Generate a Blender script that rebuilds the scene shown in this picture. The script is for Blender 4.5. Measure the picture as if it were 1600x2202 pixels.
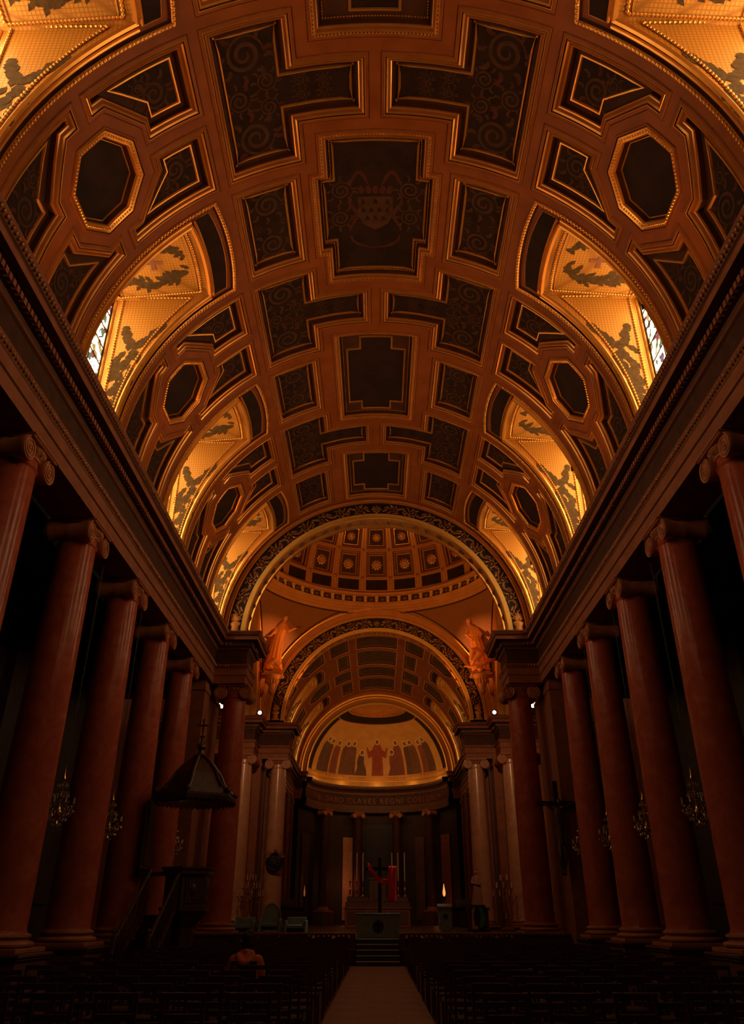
import bpy, math, random
import numpy as np
from mathutils import Vector, Matrix
from mathutils.geometry import delaunay_2d_cdt

for _o in list(bpy.data.objects):
    bpy.data.objects.remove(_o)
SC = bpy.context.scene
COL = SC.collection
random.seed(7)
PI = math.pi
R_ = math.radians

# ------------------------------------------------------------------ camera, world, exposure
CAMZ = 1.65
cam_d = bpy.data.cameras.new('camera')
cam = bpy.data.objects.new('camera', cam_d)
COL.objects.link(cam)
cam.location = (0, 0, CAMZ)
cam.rotation_euler = (R_(90 + 28.25), 0, R_(0.376))
cam_d.sensor_fit = 'VERTICAL'
cam_d.sensor_height = 36.0
cam_d.lens = 36.0 * 1612 / 2202
cam_d.clip_end = 300
SC.camera = cam
W = bpy.data.worlds.new('world')
SC.world = W
W.use_nodes = True
W.node_tree.nodes['Background'].inputs[0].default_value = (1.0, 0.55, 0.35, 1)
W.node_tree.nodes['Background'].inputs[1].default_value = 0.0006
SC.view_settings.view_transform = 'Standard'
SC.view_settings.look = 'None'
SC.view_settings.gamma = 1
SC.view_settings.exposure = 0.0
SC.view_settings.use_curve_mapping = False
SC.cycles.use_denoising = True
SC.cycles.max_bounces = 6
SC.cycles.diffuse_bounces = 4
SC.cycles.glossy_bounces = 3
SC.cycles.caustics_reflective = False
SC.cycles.caustics_refractive = False
SC.cycles.sample_clamp_indirect = 4.0

def lamp(name, kind, loc, power, col, size=0.3, aim=None, spot=None, label=None):
    l = bpy.data.lights.new(name, kind)
    l.energy = power
    l.color = col
    if kind == 'AREA':
        l.shape = 'RECTANGLE'
        l.size, l.size_y = size if isinstance(size, tuple) else (size, size)
    else:
        l.shadow_soft_size = size
    if spot:
        l.spot_size = R_(spot)
        l.spot_blend = 0.8
    o = bpy.data.objects.new(name, l)
    COL.objects.link(o)
    o.location = loc
    if aim is not None:
        o.rotation_euler = (Vector(aim) - Vector(loc)).to_track_quat('-Z', 'Y').to_euler()
    return o

WINDOW_E = 10.0          # radiance of the daylit stained glass
WARM = (1.0, 0.45, 0.13)
DEEP = (1.0, 0.33, 0.08)
# warm uplights lying on top of the nave cornices
for _d in (3.9, 11.9, 19.9, 27.9):
    for _s in (-1, 1):
        lamp('cornice_uplight', 'SPOT', (_s * 7.0, _d, 13.3), 250, (1.0, 0.38, 0.10), 0.15, (-_s * 3.5, _d, 19.5), 150)
# crossing: floods on the near and far cornice corners, plus an added column fill
for _s in (-1, 1):
    lamp('crossing_flood', 'SPOT', (_s * 6.6, 36.0, 13.4), 2300, WARM, 0.2, (-_s * 2.0, 48.5, 23.5), 95)
    lamp('column_fill_light', 'SPOT', (_s * 6.2, 35.6, 13.35), 1700, (1.0, 0.52, 0.24), 0.2, (_s * 7.4, 51.0, 6.0), 60)  # added fill lamp, put in to brighten the far columns
    lamp('angel_flood', 'SPOT', (_s * 5.6, 49.3, 13.6), 3600, DEEP, 0.1, (-_s * 6.9, 50.1, 17.3), 24)
    lamp('spandrel_flood', 'SPOT', (_s * 5.4, 50.6, 13.6), 110, WARM, 0.1, (_s * 6.3, 51.2, 18.0), 80)
# chancel cornice lamps
for _d in (55.5, 61, 66.5):
    for _s in (-1, 1):
        lamp('chancel_uplight', 'SPOT', (_s * 6.9, _d, 13.35), 120, WARM, 0.15, (-_s * 2.5, _d, 19), 150)
lamp('conch_lamp', 'AREA', (0, 71.0, 12.9), 160, WARM, (9, 0.3), (0, 78, 15.5))
for _a in (25, 58, 90, 122, 155):
    lamp('conch_ledge_lamp', 'POINT', (6.05 * math.cos(R_(_a)), 72 + 6.05 * math.sin(R_(_a)), 12.98), 7, (1, 0.58, 0.16), 0.12)
lamp('altar_fill_light', 'SPOT', (4.6, 35.9, 13.4), 1300, (1, 0.74, 0.5), 0.15, (0.1, 35.4, 2.4), 30)  # added lamp, brings up the red cloth and the altar block
lamp('apse_candle_glow', 'POINT', (-2.3, 76.6, 4.2), 20, (1, 0.3, 0.12), 0.2)
lamp('apse_candle_glow', 'POINT', (5.2, 73.8, 3.0), 4, (1, 0.3, 0.12), 0.2)

# ------------------------------------------------------------------ mesh helpers
class MB:
    def __init__(self):
        self.v, self.f, self.m = [], [], []
    def add(self, vs, fs, mi=0):
        b = len(self.v)
        self.v += [tuple(p) for p in vs]
        self.f += [tuple(i + b for i in f) for f in fs]
        self.m += [mi] * len(fs)
        return self
    def grid(self, rows, mi=0, cu=False, cv=False):
        nr, nc = len(rows), len(rows[0])
        vs = [p for r in rows for p in r]
        fs = []
        for i in range(nr if cv else nr - 1):
            for j in range(nc if cu else nc - 1):
                i2, j2 = (i + 1) % nr, (j + 1) % nc
                fs.append((i * nc + j, i * nc + j2, i2 * nc + j2, i2 * nc + j))
        return self.add(vs, fs, mi)
    def box(self, x0, x1, y0, y1, z0, z1, mi=0, bev=0.0):
        if bev <= 0:
            vs = [(x, y, z) for z in (z0, z1) for y in (y0, y1) for x in (x0, x1)]
            return self.add(vs, [(0, 2, 3, 1), (4, 5, 7, 6), (0, 1, 5, 4), (2, 6, 7, 3), (0, 4, 6, 2), (1, 3, 7, 5)], mi)
        b = min(bev, (x1 - x0) / 2.01, (y1 - y0) / 2.01, (z1 - z0) / 2.01)
        rows = []
        for z, i in ((z0, b), (z0 + b, 0), (z1 - b, 0), (z1, b)):
            rows.append([(x0 + i, y0 + b, z), (x0 + b, y0 + i, z), (x1 - b, y0 + i, z), (x1 - i, y0 + b, z),
                         (x1 - i, y1 - b, z), (x1 - b, y1 - i, z), (x0 + b, y1 - i, z), (x0 + i, y1 - b, z)])
        k = len(self.v)
        self.grid(rows, mi, cu=True)
        self.f += [tuple(k + i for i in range(7, -1, -1)), tuple(k + 24 + i for i in range(8))]
        self.m += [mi, mi]
        return self
    def lathe(self, prof, n=24, c=(0, 0, 0), mi=0, a0=0, a1=2 * PI, cap=True):
        full = abs(a1 - a0 - 2 * PI) < 1e-6
        k = n if full else n + 1
        rows = [[(c[0] + r * math.cos(a0 + (a1 - a0) * j / n), c[1] + r * math.sin(a0 + (a1 - a0) * j / n), c[2] + z) for j in range(k)] for r, z in prof]
        b = len(self.v)
        self.grid(rows, mi, cu=full)
        if cap and full:
            if prof[0][0] > 1e-4:
                self.f.append(tuple(b + j for j in range(k - 1, -1, -1))); self.m.append(mi)
            if prof[-1][0] > 1e-4:
                q = b + (len(prof) - 1) * k
                self.f.append(tuple(q + j for j in range(k))); self.m.append(mi)
        return self
    def tube(self, pts, rad, n=6, mi=0, closed=False, cap=True, flat=1.0):
        pts = [Vector(p) for p in pts]
        N = len(pts)
        rr = rad if isinstance(rad, (list, tuple)) else [rad] * N
        rows = []
        up = None
        for i, p in enumerate(pts):
            if closed:
                t = pts[(i + 1) % N] - pts[i - 1]
            else:
                t = pts[min(i + 1, N - 1)] - pts[max(i - 1, 0)]
            if t.length < 1e-9:
                t = Vector((0, 0, 1))
            t.normalize()
            if up is None:
                up = Vector((0, 0, 1)) if abs(t.z) < 0.9 else Vector((1, 0, 0))
            a = t.cross(up)
            if a.length < 1e-6:
                a = t.orthogonal()
            a.normalize()
            b = a.cross(t).normalized()
            up = b
            rows.append([p + rr[i] * (math.cos(2 * PI * j / n) * a + flat * math.sin(2 * PI * j / n) * b) for j in range(n)])
        k = len(self.v)
        self.grid(rows, mi, cu=True, cv=closed)
        if cap and not closed:
            self.f += [tuple(k + j for j in range(n)), tuple(k + (N - 1) * n + j for j in range(n - 1, -1, -1))]
            self.m += [mi, mi]
        return self
    def ball(self, c, r, n=8, m=5, mi=0):
        rx, ry, rz = r if isinstance(r, tuple) else (r, r, r)
        rows = [[(c[0] + rx * math.sin(PI * i / m) * math.cos(2 * PI * j / n), c[1] + ry * math.sin(PI * i / m) * math.sin(2 * PI * j / n), c[2] + rz * math.cos(PI * i / m)) for j in range(n)] for i in range(m + 1)]
        return self.grid(rows, mi, cu=True)
    def bead(self, c, a, b, nrm, mi=0):
        """eight-sided half egg: c centre, a and b half axes (vectors), nrm height vector"""
        c, a, b, nrm = map(Vector, (c, a, b, nrm))
        vs = [c + a, c + (a + b) * .7, c + b, c + (b - a) * .7, c - a, c - (a + b) * .7, c - b, c + (a - b) * .7]
        vs += [c + .6 * (p - c) + .75 * nrm for p in vs] + [c + nrm]
        fs = [(i, (i + 1) % 8, 8 + (i + 1) % 8, 8 + i) for i in range(8)] + [(8 + i, 8 + (i + 1) % 8, 16) for i in range(8)]
        return self.add(vs, fs, mi)
    def prism(self, poly, z0, z1, mi=0):
        n = len(poly)
        vs = [(x, y, z0) for x, y in poly] + [(x, y, z1) for x, y in poly]
        fs = [tuple(range(n - 1, -1, -1)), tuple(range(n, 2 * n))] + [(i, (i + 1) % n, n + (i + 1) % n, n + i) for i in range(n)]
        return self.add(vs, fs, mi)
    def join(self, o, M=None, mi=None):
        b = len(self.v)
        self.v += [tuple(M @ Vector(p)) for p in o.v] if M is not None else o.v
        self.f += [tuple(i + b for i in f) for f in o.f]
        self.m += o.m if mi is None else [mi] * len(o.f)
        return self
    def mesh(self, name, mats, smooth=35):
        me = bpy.data.meshes.new(name)
        me.from_pydata(self.v, [], self.f)
        for x in (mats if isinstance(mats, (list, tuple)) else [mats]):
            me.materials.append(x)
        if len(me.polygons) == len(self.m):
            me.polygons.foreach_set('material_index', self.m)
        if smooth:
            me.polygons.foreach_set('use_smooth', [True] * len(me.polygons))
            me.set_sharp_from_angle(angle=R_(smooth))
        me.update()
        return me

def inst(name, me, parent=None, loc=(0, 0, 0), rot=(0, 0, 0), scale=None):
    o = bpy.data.objects.new(name, me)
    COL.objects.link(o)
    if parent is not None:
        o.parent = parent
    o.location = loc
    o.rotation_euler = rot
    if scale:
        o.scale = scale
    return o

def obj(name, mb, mats, parent=None, loc=(0, 0, 0), rot=(0, 0, 0), smooth=35):
    return inst(name, mb.mesh(name, mats, smooth), parent, loc, rot)

def thing(name, label, cat, loc=(0, 0, 0), rz=0, group=None):
    o = bpy.data.objects.new(name, None)
    COL.objects.link(o)
    o.location = loc
    o.rotation_euler = (0, 0, rz)
    return tag(o, label, cat, group)

def tag(o, label=None, cat=None, group=None, kind=None):
    if label: o['label'] = label
    if cat: o['category'] = cat
    if group: o['group'] = group
    if kind: o['kind'] = kind
    return o

def struct(o, label=None):
    o['kind'] = 'structure'
    if label: o['label'] = label
    return o

def dup(root, loc, rz=None, label=None, group=None):
    r = root.copy(); COL.objects.link(r)
    r.location = loc
    if rz is not None: r.rotation_euler = (0, 0, rz)
    if label: r['label'] = label
    if group: r['group'] = group
    for ch in list(root.children):
        c = ch.copy(); COL.objects.link(c); c.parent = r
        for g in list(ch.children):
            e = g.copy(); COL.objects.link(e); e.parent = c
    return r

def remesh(mb, voxel, mats, name, smooth_it=6):
    """one continuous skin over overlapping closed shapes"""
    me = mb.mesh(name, mats, 0)
    o = bpy.data.objects.new(name, me)
    COL.objects.link(o)
    r = o.modifiers.new('r', 'REMESH'); r.mode = 'VOXEL'; r.voxel_size = voxel
    s = o.modifiers.new('s', 'SMOOTH'); s.factor = 0.5; s.iterations = smooth_it
    dg = bpy.context.evaluated_depsgraph_get()
    dg.update()
    out = bpy.data.meshes.new_from_object(o.evaluated_get(dg))
    out.name = name
    bpy.data.objects.remove(o)
    out.polygons.foreach_set('use_smooth', [True] * len(out.polygons))
    out.materials.clear()
    for x in (mats if isinstance(mats, (list, tuple)) else [mats]):
        out.materials.append(x)
    return out

# ------------------------------------------------------------------ materials
def mat(name, col, rough=0.6, metal=0.0, col2=None, scale=4.0, bump=0.0, bscale=None, spec=0.5, detail=4, kind='noise', lo=0.35, hi=0.65, emit=None, es=0.0):
    m = bpy.data.materials.new(name)
    m.use_nodes = True
    nt = m.node_tree
    b = nt.nodes['Principled BSDF']
    b.inputs['Base Color'].default_value = (*col, 1)
    b.inputs['Roughness'].default_value = rough
    b.inputs['Metallic'].default_value = metal
    b.inputs['Specular IOR Level'].default_value = spec
    tc = nt.nodes.new('ShaderNodeTexCoord')
    def tex(k, sc):
        if k == 'voronoi':
            t = nt.nodes.new('ShaderNodeTexVoronoi'); t.inputs['Scale'].default_value = sc
            out = t.outputs['Distance']
        elif k == 'lattice':
            t = nt.nodes.new('ShaderNodeTexVoronoi'); t.distance = 'CHEBYCHEV'
            t.inputs['Scale'].default_value = sc; t.inputs['Randomness'].default_value = 0.0
            out = t.outputs['Distance']
        elif k == 'rings':
            t = nt.nodes.new('ShaderNodeTexWave'); t.wave_type = 'RINGS'; t.rings_direction = 'SPHERICAL'
            t.inputs['Scale'].default_value = sc; t.inputs['Distortion'].default_value = 9.0
            t.inputs['Detail'].default_value = 2.0; t.inputs['Detail Scale'].default_value = 1.2
            out = t.outputs['Fac']
        elif k == 'grain':
            t = nt.nodes.new('ShaderNodeTexNoise'); t.inputs['Scale'].default_value = sc; t.inputs['Detail'].default_value = 6
            mp = nt.nodes.new('ShaderNodeMapping'); mp.inputs['Scale'].default_value = (1, 1, 0.08)
            nt.links.new(tc.outputs['Object'], mp.inputs[0]); nt.links.new(mp.outputs[0], t.inputs['Vector'])
            return t.outputs['Fac']
        else:
            t = nt.nodes.new('ShaderNodeTexNoise'); t.inputs['Scale'].default_value = sc; t.inputs['Detail'].default_value = detail
            t.inputs['Distortion'].default_value = 1.2 if k == 'veins' else 0.0
            out = t.outputs['Fac']
        nt.links.new(tc.outputs['Object'], t.inputs['Vector'])
        return out
    if col2 is not None:
        rp = nt.nodes.new('ShaderNodeValToRGB')
        rp.color_ramp.elements[0].position, rp.color_ramp.elements[1].position = lo, hi
        rp.color_ramp.elements[0].color = (*col, 1)
        rp.color_ramp.elements[1].color = (*col2, 1)
        nt.links.new(tex(kind, scale), rp.inputs[0])
        nt.links.new(rp.outputs[0], b.inputs['Base Color'])
    if bump > 0:
        bp = nt.nodes.new('ShaderNodeBump'); bp.inputs['Strength'].default_value = bump; bp.inputs['Distance'].default_value = 0.03
        nt.links.new(tex('noise' if kind in ('grain',) else kind, bscale or scale), bp.inputs['Height'])
        nt.links.new(bp.outputs[0], b.inputs['Normal'])
    if emit is not None:
        b.inputs['Emission Color'].default_value = (*emit, 1)
        b.inputs['Emission Strength'].default_value = es
    return m

M = {}
M['beam'] = mat('vault_brown', (0.25, 0.060, 0.0105), 0.5, 0, (0.33, 0.083, 0.0145), 1.5, 0.05, 20, spec=0.2)
M['gold'] = mat('gilding', (0.78, 0.33, 0.055), 0.30, 0.65, (0.86, 0.39, 0.068), 3)
M['gold_dim'] = mat('worn_gilding', (0.48, 0.18, 0.035), 0.40, 0.35, (0.58, 0.23, 0.045), 5)
M['recess'] = mat('coffer_recess', (0.06, 0.019, 0.006), 0.7, 0, (0.085, 0.027, 0.008), 2, spec=0.2)
M['paint'] = mat('painted_panel', (0.020, 0.008, 0.0035), 0.75, 0, (0.036, 0.013, 0.005), 2.2, 0, spec=0.2, detail=8)
M['paint2'] = mat('painted_ornament', (0.098, 0.035, 0.013), 0.75, 0, (0.060, 0.026, 0.010), 4, spec=0.2)
M['paint3'] = mat('painted_red', (0.10, 0.026, 0.010), 0.75, 0, (0.07, 0.02, 0.008), 3, spec=0.2)
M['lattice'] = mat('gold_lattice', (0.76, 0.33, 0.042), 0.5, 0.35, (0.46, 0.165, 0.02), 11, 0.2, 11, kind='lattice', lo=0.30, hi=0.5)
M['lattice_dim'] = mat('pendentive_lattice_dimmed', (0.36, 0.125, 0.018), 0.45, 0.2, (0.24, 0.075, 0.011), 9, 0.25, 9, kind='lattice', lo=0.30, hi=0.5)  # gold lattice darkened in its colour so the lit statues stand out
M['leaf'] = mat('painted_leaf', (0.085, 0.042, 0.013), 0.8, 0, (0.13, 0.065, 0.02), 8, spec=0.1)
M['cross'] = mat('painted_cross', (0.32, 0.09, 0.03), 0.7)
M['cream'] = mat('pale_gilt_plaster', (0.62, 0.31, 0.065), 0.55, 0, (0.68, 0.35, 0.075), 2, spec=0.25)
M['ochre'] = mat('ochre_plaster', (0.47, 0.165, 0.03), 0.6, 0, (0.55, 0.20, 0.038), 1.4, spec=0.25)
M['dark_ground'] = mat('dark_green_ground', (0.028, 0.016, 0.008), 0.7, spec=0.15)
M['bronze'] = mat('dull_gilt_relief', (0.22, 0.085, 0.027), 0.36, 0.4, (0.30, 0.125, 0.036), 6)
M['marble'] = mat('red_marble', (0.36, 0.068, 0.034), 0.20, 0, (0.47, 0.12, 0.06), 2.2, kind='veins', lo=0.42, hi=0.78, spec=0.13)
M['marble_pale'] = mat('pale_marble', (0.52, 0.25, 0.14), 0.25, 0, (0.62, 0.32, 0.19), 2.0, kind='veins')
M['stone'] = mat('brown_stone', (0.25, 0.080, 0.036), 0.6, 0, (0.33, 0.11, 0.048), 2.5, 0.05, 18, spec=0.25)
M['stone_pale'] = mat('capital_stone', (0.38, 0.13, 0.05), 0.4, 0, (0.45, 0.165, 0.065), 5)
M['dark_stone'] = mat('dark_stone', (0.09, 0.036, 0.022), 0.55, 0, (0.13, 0.05, 0.03), 2)
M['frieze'] = mat('dark_frieze', (0.055, 0.018, 0.010), 0.6, 0, (0.08, 0.027, 0.014), 3, spec=0.2)
M['wood'] = mat('dark_oak', (0.055, 0.022, 0.012), 0.4, 0, (0.09, 0.036, 0.018), 9, kind='grain')
M['black_wood'] = mat('blackened_oak', (0.018, 0.009, 0.006), 0.55, 0, (0.03, 0.013, 0.008), 9, kind='grain', spec=0.2)
M['straw'] = mat('straw_seat', (0.045, 0.022, 0.010), 0.7, 0, (0.07, 0.034, 0.015), 30)
M['dome_red'] = mat('dome_coffer_red', (0.30, 0.080, 0.018), 0.55, 0, (0.36, 0.10, 0.022), 2, spec=0.3)
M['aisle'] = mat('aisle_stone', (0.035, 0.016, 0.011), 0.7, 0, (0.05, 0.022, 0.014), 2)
M['floor'] = mat('stone_floor', (0.075, 0.036, 0.026), 0.35, 0, (0.10, 0.05, 0.035), 1.3)
M['runner'] = mat('aisle_paving_lit', (0.30, 0.16, 0.12), 0.6, 0, (0.36, 0.2, 0.15), 1.2, spec=0.2)  # floor stone coloured paler to carry the light from the crossing
M['verdigris'] = mat('verdigris_bronze', (0.20, 0.29, 0.26), 0.45, 0.1, (0.27, 0.36, 0.32), 5)
M['emblem'] = mat('dark_emblem', (0.03, 0.032, 0.028), 0.5)
M['red_cloth'] = mat('red_cloth', (0.78, 0.035, 0.03), 0.7, 0, (0.88, 0.06, 0.04), 8)
M['brass'] = mat('brass', (0.55, 0.33, 0.10), 0.2, 0.9)
M['wax'] = mat('wax', (0.7, 0.5, 0.34), 0.5)
M['crystal'] = mat('crystal', (0.75, 0.7, 0.65), 0.05, 0.6)
M['flame'] = mat('flame', (1, 0.5, 0.2), 0.5, emit=(1, 0.36, 0.09), es=1.1)
M['lens'] = mat('lamp_lens', (1, 1, 1), 0.5, emit=(1, 0.86, 0.62), es=9)
M['angel'] = mat('gilded_statue_floodlit', (0.85, 0.27, 0.05), 0.55, 0.1, (0.90, 0.31, 0.06), 4, spec=0.2)  # gilding with the orange lamp glow put into its colour
M['statue'] = mat('statue_stone', (0.55, 0.30, 0.21), 0.4, 0, (0.66, 0.37, 0.26), 8)
M['iron'] = mat('dark_iron', (0.015, 0.012, 0.010), 0.5, 0.2)
M['orange'] = mat('orange_jacket', (0.62, 0.13, 0.045), 0.75, 0, (0.7, 0.16, 0.055), 14, 0.1, 40)
M['skin'] = mat('skin', (0.42, 0.2, 0.12), 0.5)
M['hair'] = mat('dark_hair', (0.018, 0.010, 0.007), 0.5, 0, (0.03, 0.016, 0.01), 40, kind='grain')
M['cloth_dark'] = mat('dark_trousers', (0.025, 0.022, 0.025), 0.8)
M['mural'] = mat('gold_mural_ground', (0.58, 0.27, 0.06), 0.5, 0.1, (0.66, 0.33, 0.08), 1.2)
M['halo'] = mat('halo', (0.85, 0.55, 0.2), 0.5)
M['robe_red'] = mat('robe_red', (0.30, 0.045, 0.02), 0.7, 0, (0.36, 0.06, 0.025), 2)
M['robe_brown'] = mat('robe_brown', (0.20, 0.075, 0.03), 0.7, 0, (0.15, 0.05, 0.025), 2)
M['robe_dark'] = mat('robe_dark', (0.10, 0.048, 0.025), 0.7, 0, (0.14, 0.06, 0.03), 2)
M['robe_plum'] = mat('robe_plum', (0.22, 0.055, 0.035), 0.7, 0, (0.26, 0.07, 0.04), 2)
M['face'] = mat('painted_face', (0.24, 0.09, 0.035), 0.7)
M['teal'] = mat('teal_paint', (0.11, 0.50, 0.48), 0.5)
M['yellow'] = mat('yellow_paint', (0.92, 0.66, 0.08), 0.5)
M['letters'] = mat('gilt_letters', (0.20, 0.075, 0.025), 0.5, 0.1)
M['paint_chancel'] = mat('chancel_painted_panel', (0.075, 0.036, 0.012), 0.75, 0, (0.12, 0.055, 0.018), 2.0, spec=0.2)
M['lead'] = mat('lead_came', (0.02, 0.018, 0.016), 0.6)

def glass_mat():
    m = bpy.data.materials.new('stained_glass')
    m.use_nodes = True
    nt = m.node_tree
    b = nt.nodes['Principled BSDF']
    b.inputs['Base Color'].default_value = (0.1, 0.1, 0.1, 1)
    tc = nt.nodes.new('ShaderNodeTexCoord')
    vo = nt.nodes.new('ShaderNodeTexVoronoi'); vo.inputs['Scale'].default_value = 5.0
    geo = nt.nodes.new('ShaderNodeNewGeometry')
    nt.links.new(geo.outputs['Position'], vo.inputs['Vector'])
    sep = nt.nodes.new('ShaderNodeSeparateColor')
    nt.links.new(vo.outputs['Color'], sep.inputs[0])
    rp = nt.nodes.new('ShaderNodeValToRGB')
    rp.color_ramp.interpolation = 'CONSTANT'
    cols = [(0.0, (1, .71, .36)), (.42, (1, .76, .44)), (.70, (.9, .55, .16)), (.78, (.62, .12, .20)), (.85, (.12, .32, .16)), (.91, (.95, .75, .3)), (.95, (.25, .22, .45))]
    e = rp.color_ramp.elements
    e[0].position, e[0].color = 0, (*cols[0][1], 1)
    e[1].position, e[1].color = cols[1][0], (*cols[1][1], 1)
    for p, c in cols[2:]:
        k = e.new(p); k.color = (*c, 1)
    nt.links.new(sep.outputs[0], rp.inputs[0])
    nt.links.new(rp.outputs[0], b.inputs['Emission Color'])
    ve = nt.nodes.new('ShaderNodeTexVoronoi'); ve.feature = 'DISTANCE_TO_EDGE'; ve.inputs['Scale'].default_value = 5.0
    nt.links.new(geo.outputs['Position'], ve.inputs['Vector'])
    g = nt.nodes.new('ShaderNodeMath'); g.operation = 'GREATER_THAN'; g.inputs[1].default_value = 0.035
    nt.links.new(ve.outputs['Distance'], g.inputs[0])
    # the pieces let through very different amounts of daylight
    am = nt.nodes.new('ShaderNodeValToRGB')
    am.color_ramp.interpolation = 'CONSTANT'
    am.color_ramp.elements[0].color = (1, 1, 1, 1)
    am.color_ramp.elements[1].position = 0.70
    am.color_ramp.elements[1].color = (0.06, 0.06, 0.06, 1)
    nt.links.new(sep.outputs[0], am.inputs[0])
    mu = nt.nodes.new('ShaderNodeMath'); mu.operation = 'MULTIPLY'
    nt.links.new(g.outputs[0], mu.inputs[0]); nt.links.new(am.outputs[0], mu.inputs[1])
    mu2 = nt.nodes.new('ShaderNodeMath'); mu2.operation = 'MULTIPLY'; mu2.inputs[1].default_value = WINDOW_E
    nt.links.new(mu.outputs[0], mu2.inputs[0])
    nt.links.new(mu2.outputs[0], b.inputs['Emission Strength'])
    return m
M['glass'] = glass_mat()
# ------------------------------------------------------------------ barrel vault tools
RV, ZS = 7.3, 13.25            # vault radius, springing height
def V(s, y, h=0.0):
    t = s / RV
    r = RV - h
    return (r * math.sin(t), y, ZS + r * math.cos(t))

def area2(p):
    return sum(p[i][0] * p[(i + 1) % len(p)][1] - p[(i + 1) % len(p)][0] * p[i][1] for i in range(len(p)))
def ccw(p):
    return p if area2(p) > 0 else p[::-1]
def subdiv(p, ml=0.4):
    out = []
    for i in range(len(p)):
        a, b = p[i], p[(i + 1) % len(p)]
        n = max(1, int(math.ceil(math.hypot(b[0] - a[0], b[1] - a[1]) / ml)))
        out += [(a[0] + (b[0] - a[0]) * k / n, a[1] + (b[1] - a[1]) * k / n) for k in range(n)]
    return out
def inset(p, d):
    out = []
    n = len(p)
    for i in range(n):
        a, b, c = p[i - 1], p[i], p[(i + 1) % n]
        e1 = (b[0] - a[0], b[1] - a[1]); e2 = (c[0] - b[0], c[1] - b[1])
        l1 = math.hypot(*e1) or 1; l2 = math.hypot(*e2) or 1
        n1 = (-e1[1] / l1, e1[0] / l1); n2 = (-e2[1] / l2, e2[0] / l2)
        k = max(0.35, 1 + n1[0] * n2[0] + n1[1] * n2[1])
        out.append((b[0] + d * (n1[0] + n2[0]) / k, b[1] + d * (n1[1] + n2[1]) / k))
    return out
def inside(P, poly):
    x, y = P[:, 0], P[:, 1]
    r = np.zeros(len(P), bool)
    n = len(poly)
    for i in range(n):
        x1, y1 = poly[i]; x2, y2 = poly[(i + 1) % n]
        if y1 == y2: continue
        c = (y1 > y) != (y2 > y)
        r ^= c & (x < (x2 - x1) * (y - y1) / (y2 - y1) + x1)
    return r
def fill(outer, holes=(), step=0.45):
    """triangles of a polygon with holes, fine enough to bend; returns 2-D points and faces"""
    pts, eds = [], []
    for p in [outer] + list(holes):
        b = len(pts)
        pts += p
        eds += [(b + i, b + (i + 1) % len(p)) for i in range(len(p))]
    A = np.array(outer)
    gx = np.arange(A[:, 0].min() + step / 2, A[:, 0].max(), step)
    gy = np.arange(A[:, 1].min() + step / 2, A[:, 1].max(), step)
    if len(gx) and len(gy):
        G = np.array([(a, b) for a in gx for b in gy])
        G = G[inside(G, inset(outer, step * .3))]
        for h in holes:
            if len(G): G = G[~inside(G, inset(h, -step * .3))]
        pts = pts + [tuple(g) for g in G]
    v, e, f, *_ = delaunay_2d_cdt([Vector(p) for p in pts], eds, [], 0, 1e-5)
    Vv = np.array([tuple(q) for q in v])
    F = np.array([tuple(q) for q in f if len(q) == 3])
    C = Vv[F].mean(axis=1)
    ok = inside(C, outer)
    for h in holes:
        ok &= ~inside(C, h)
    return [tuple(q) for q in Vv], [tuple(int(i) for i in q) for q in F[ok]]

# moulding profiles: (inset, height, material of the strip that starts here)   0 gold 1 recess 2 beam 3 dim gold
PF_BIG = [(0, 0, 1), (.015, -.012, 3), (.03, .03, 2), (.10, .035, 3), (.115, .03, 1), (.13, -.005, 0), (.155, .03, 0), (.19, .0, 2), (.25, -.035, 0), (.275, -.05, 0), (.285, -.09, 1), (.33, -.21, 1), (.43, -.21, 0)]
PF_END = [(0, -.21, 0), (.02, -.17, 0), (.055, -.17, 0), (.075, -.21, 1)]

def ring_strip(mb, loops, mats):
    for i in range(len(loops) - 1):
        mb.grid([loops[i], loops[i + 1]], mats[i], cu=True)

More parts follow.
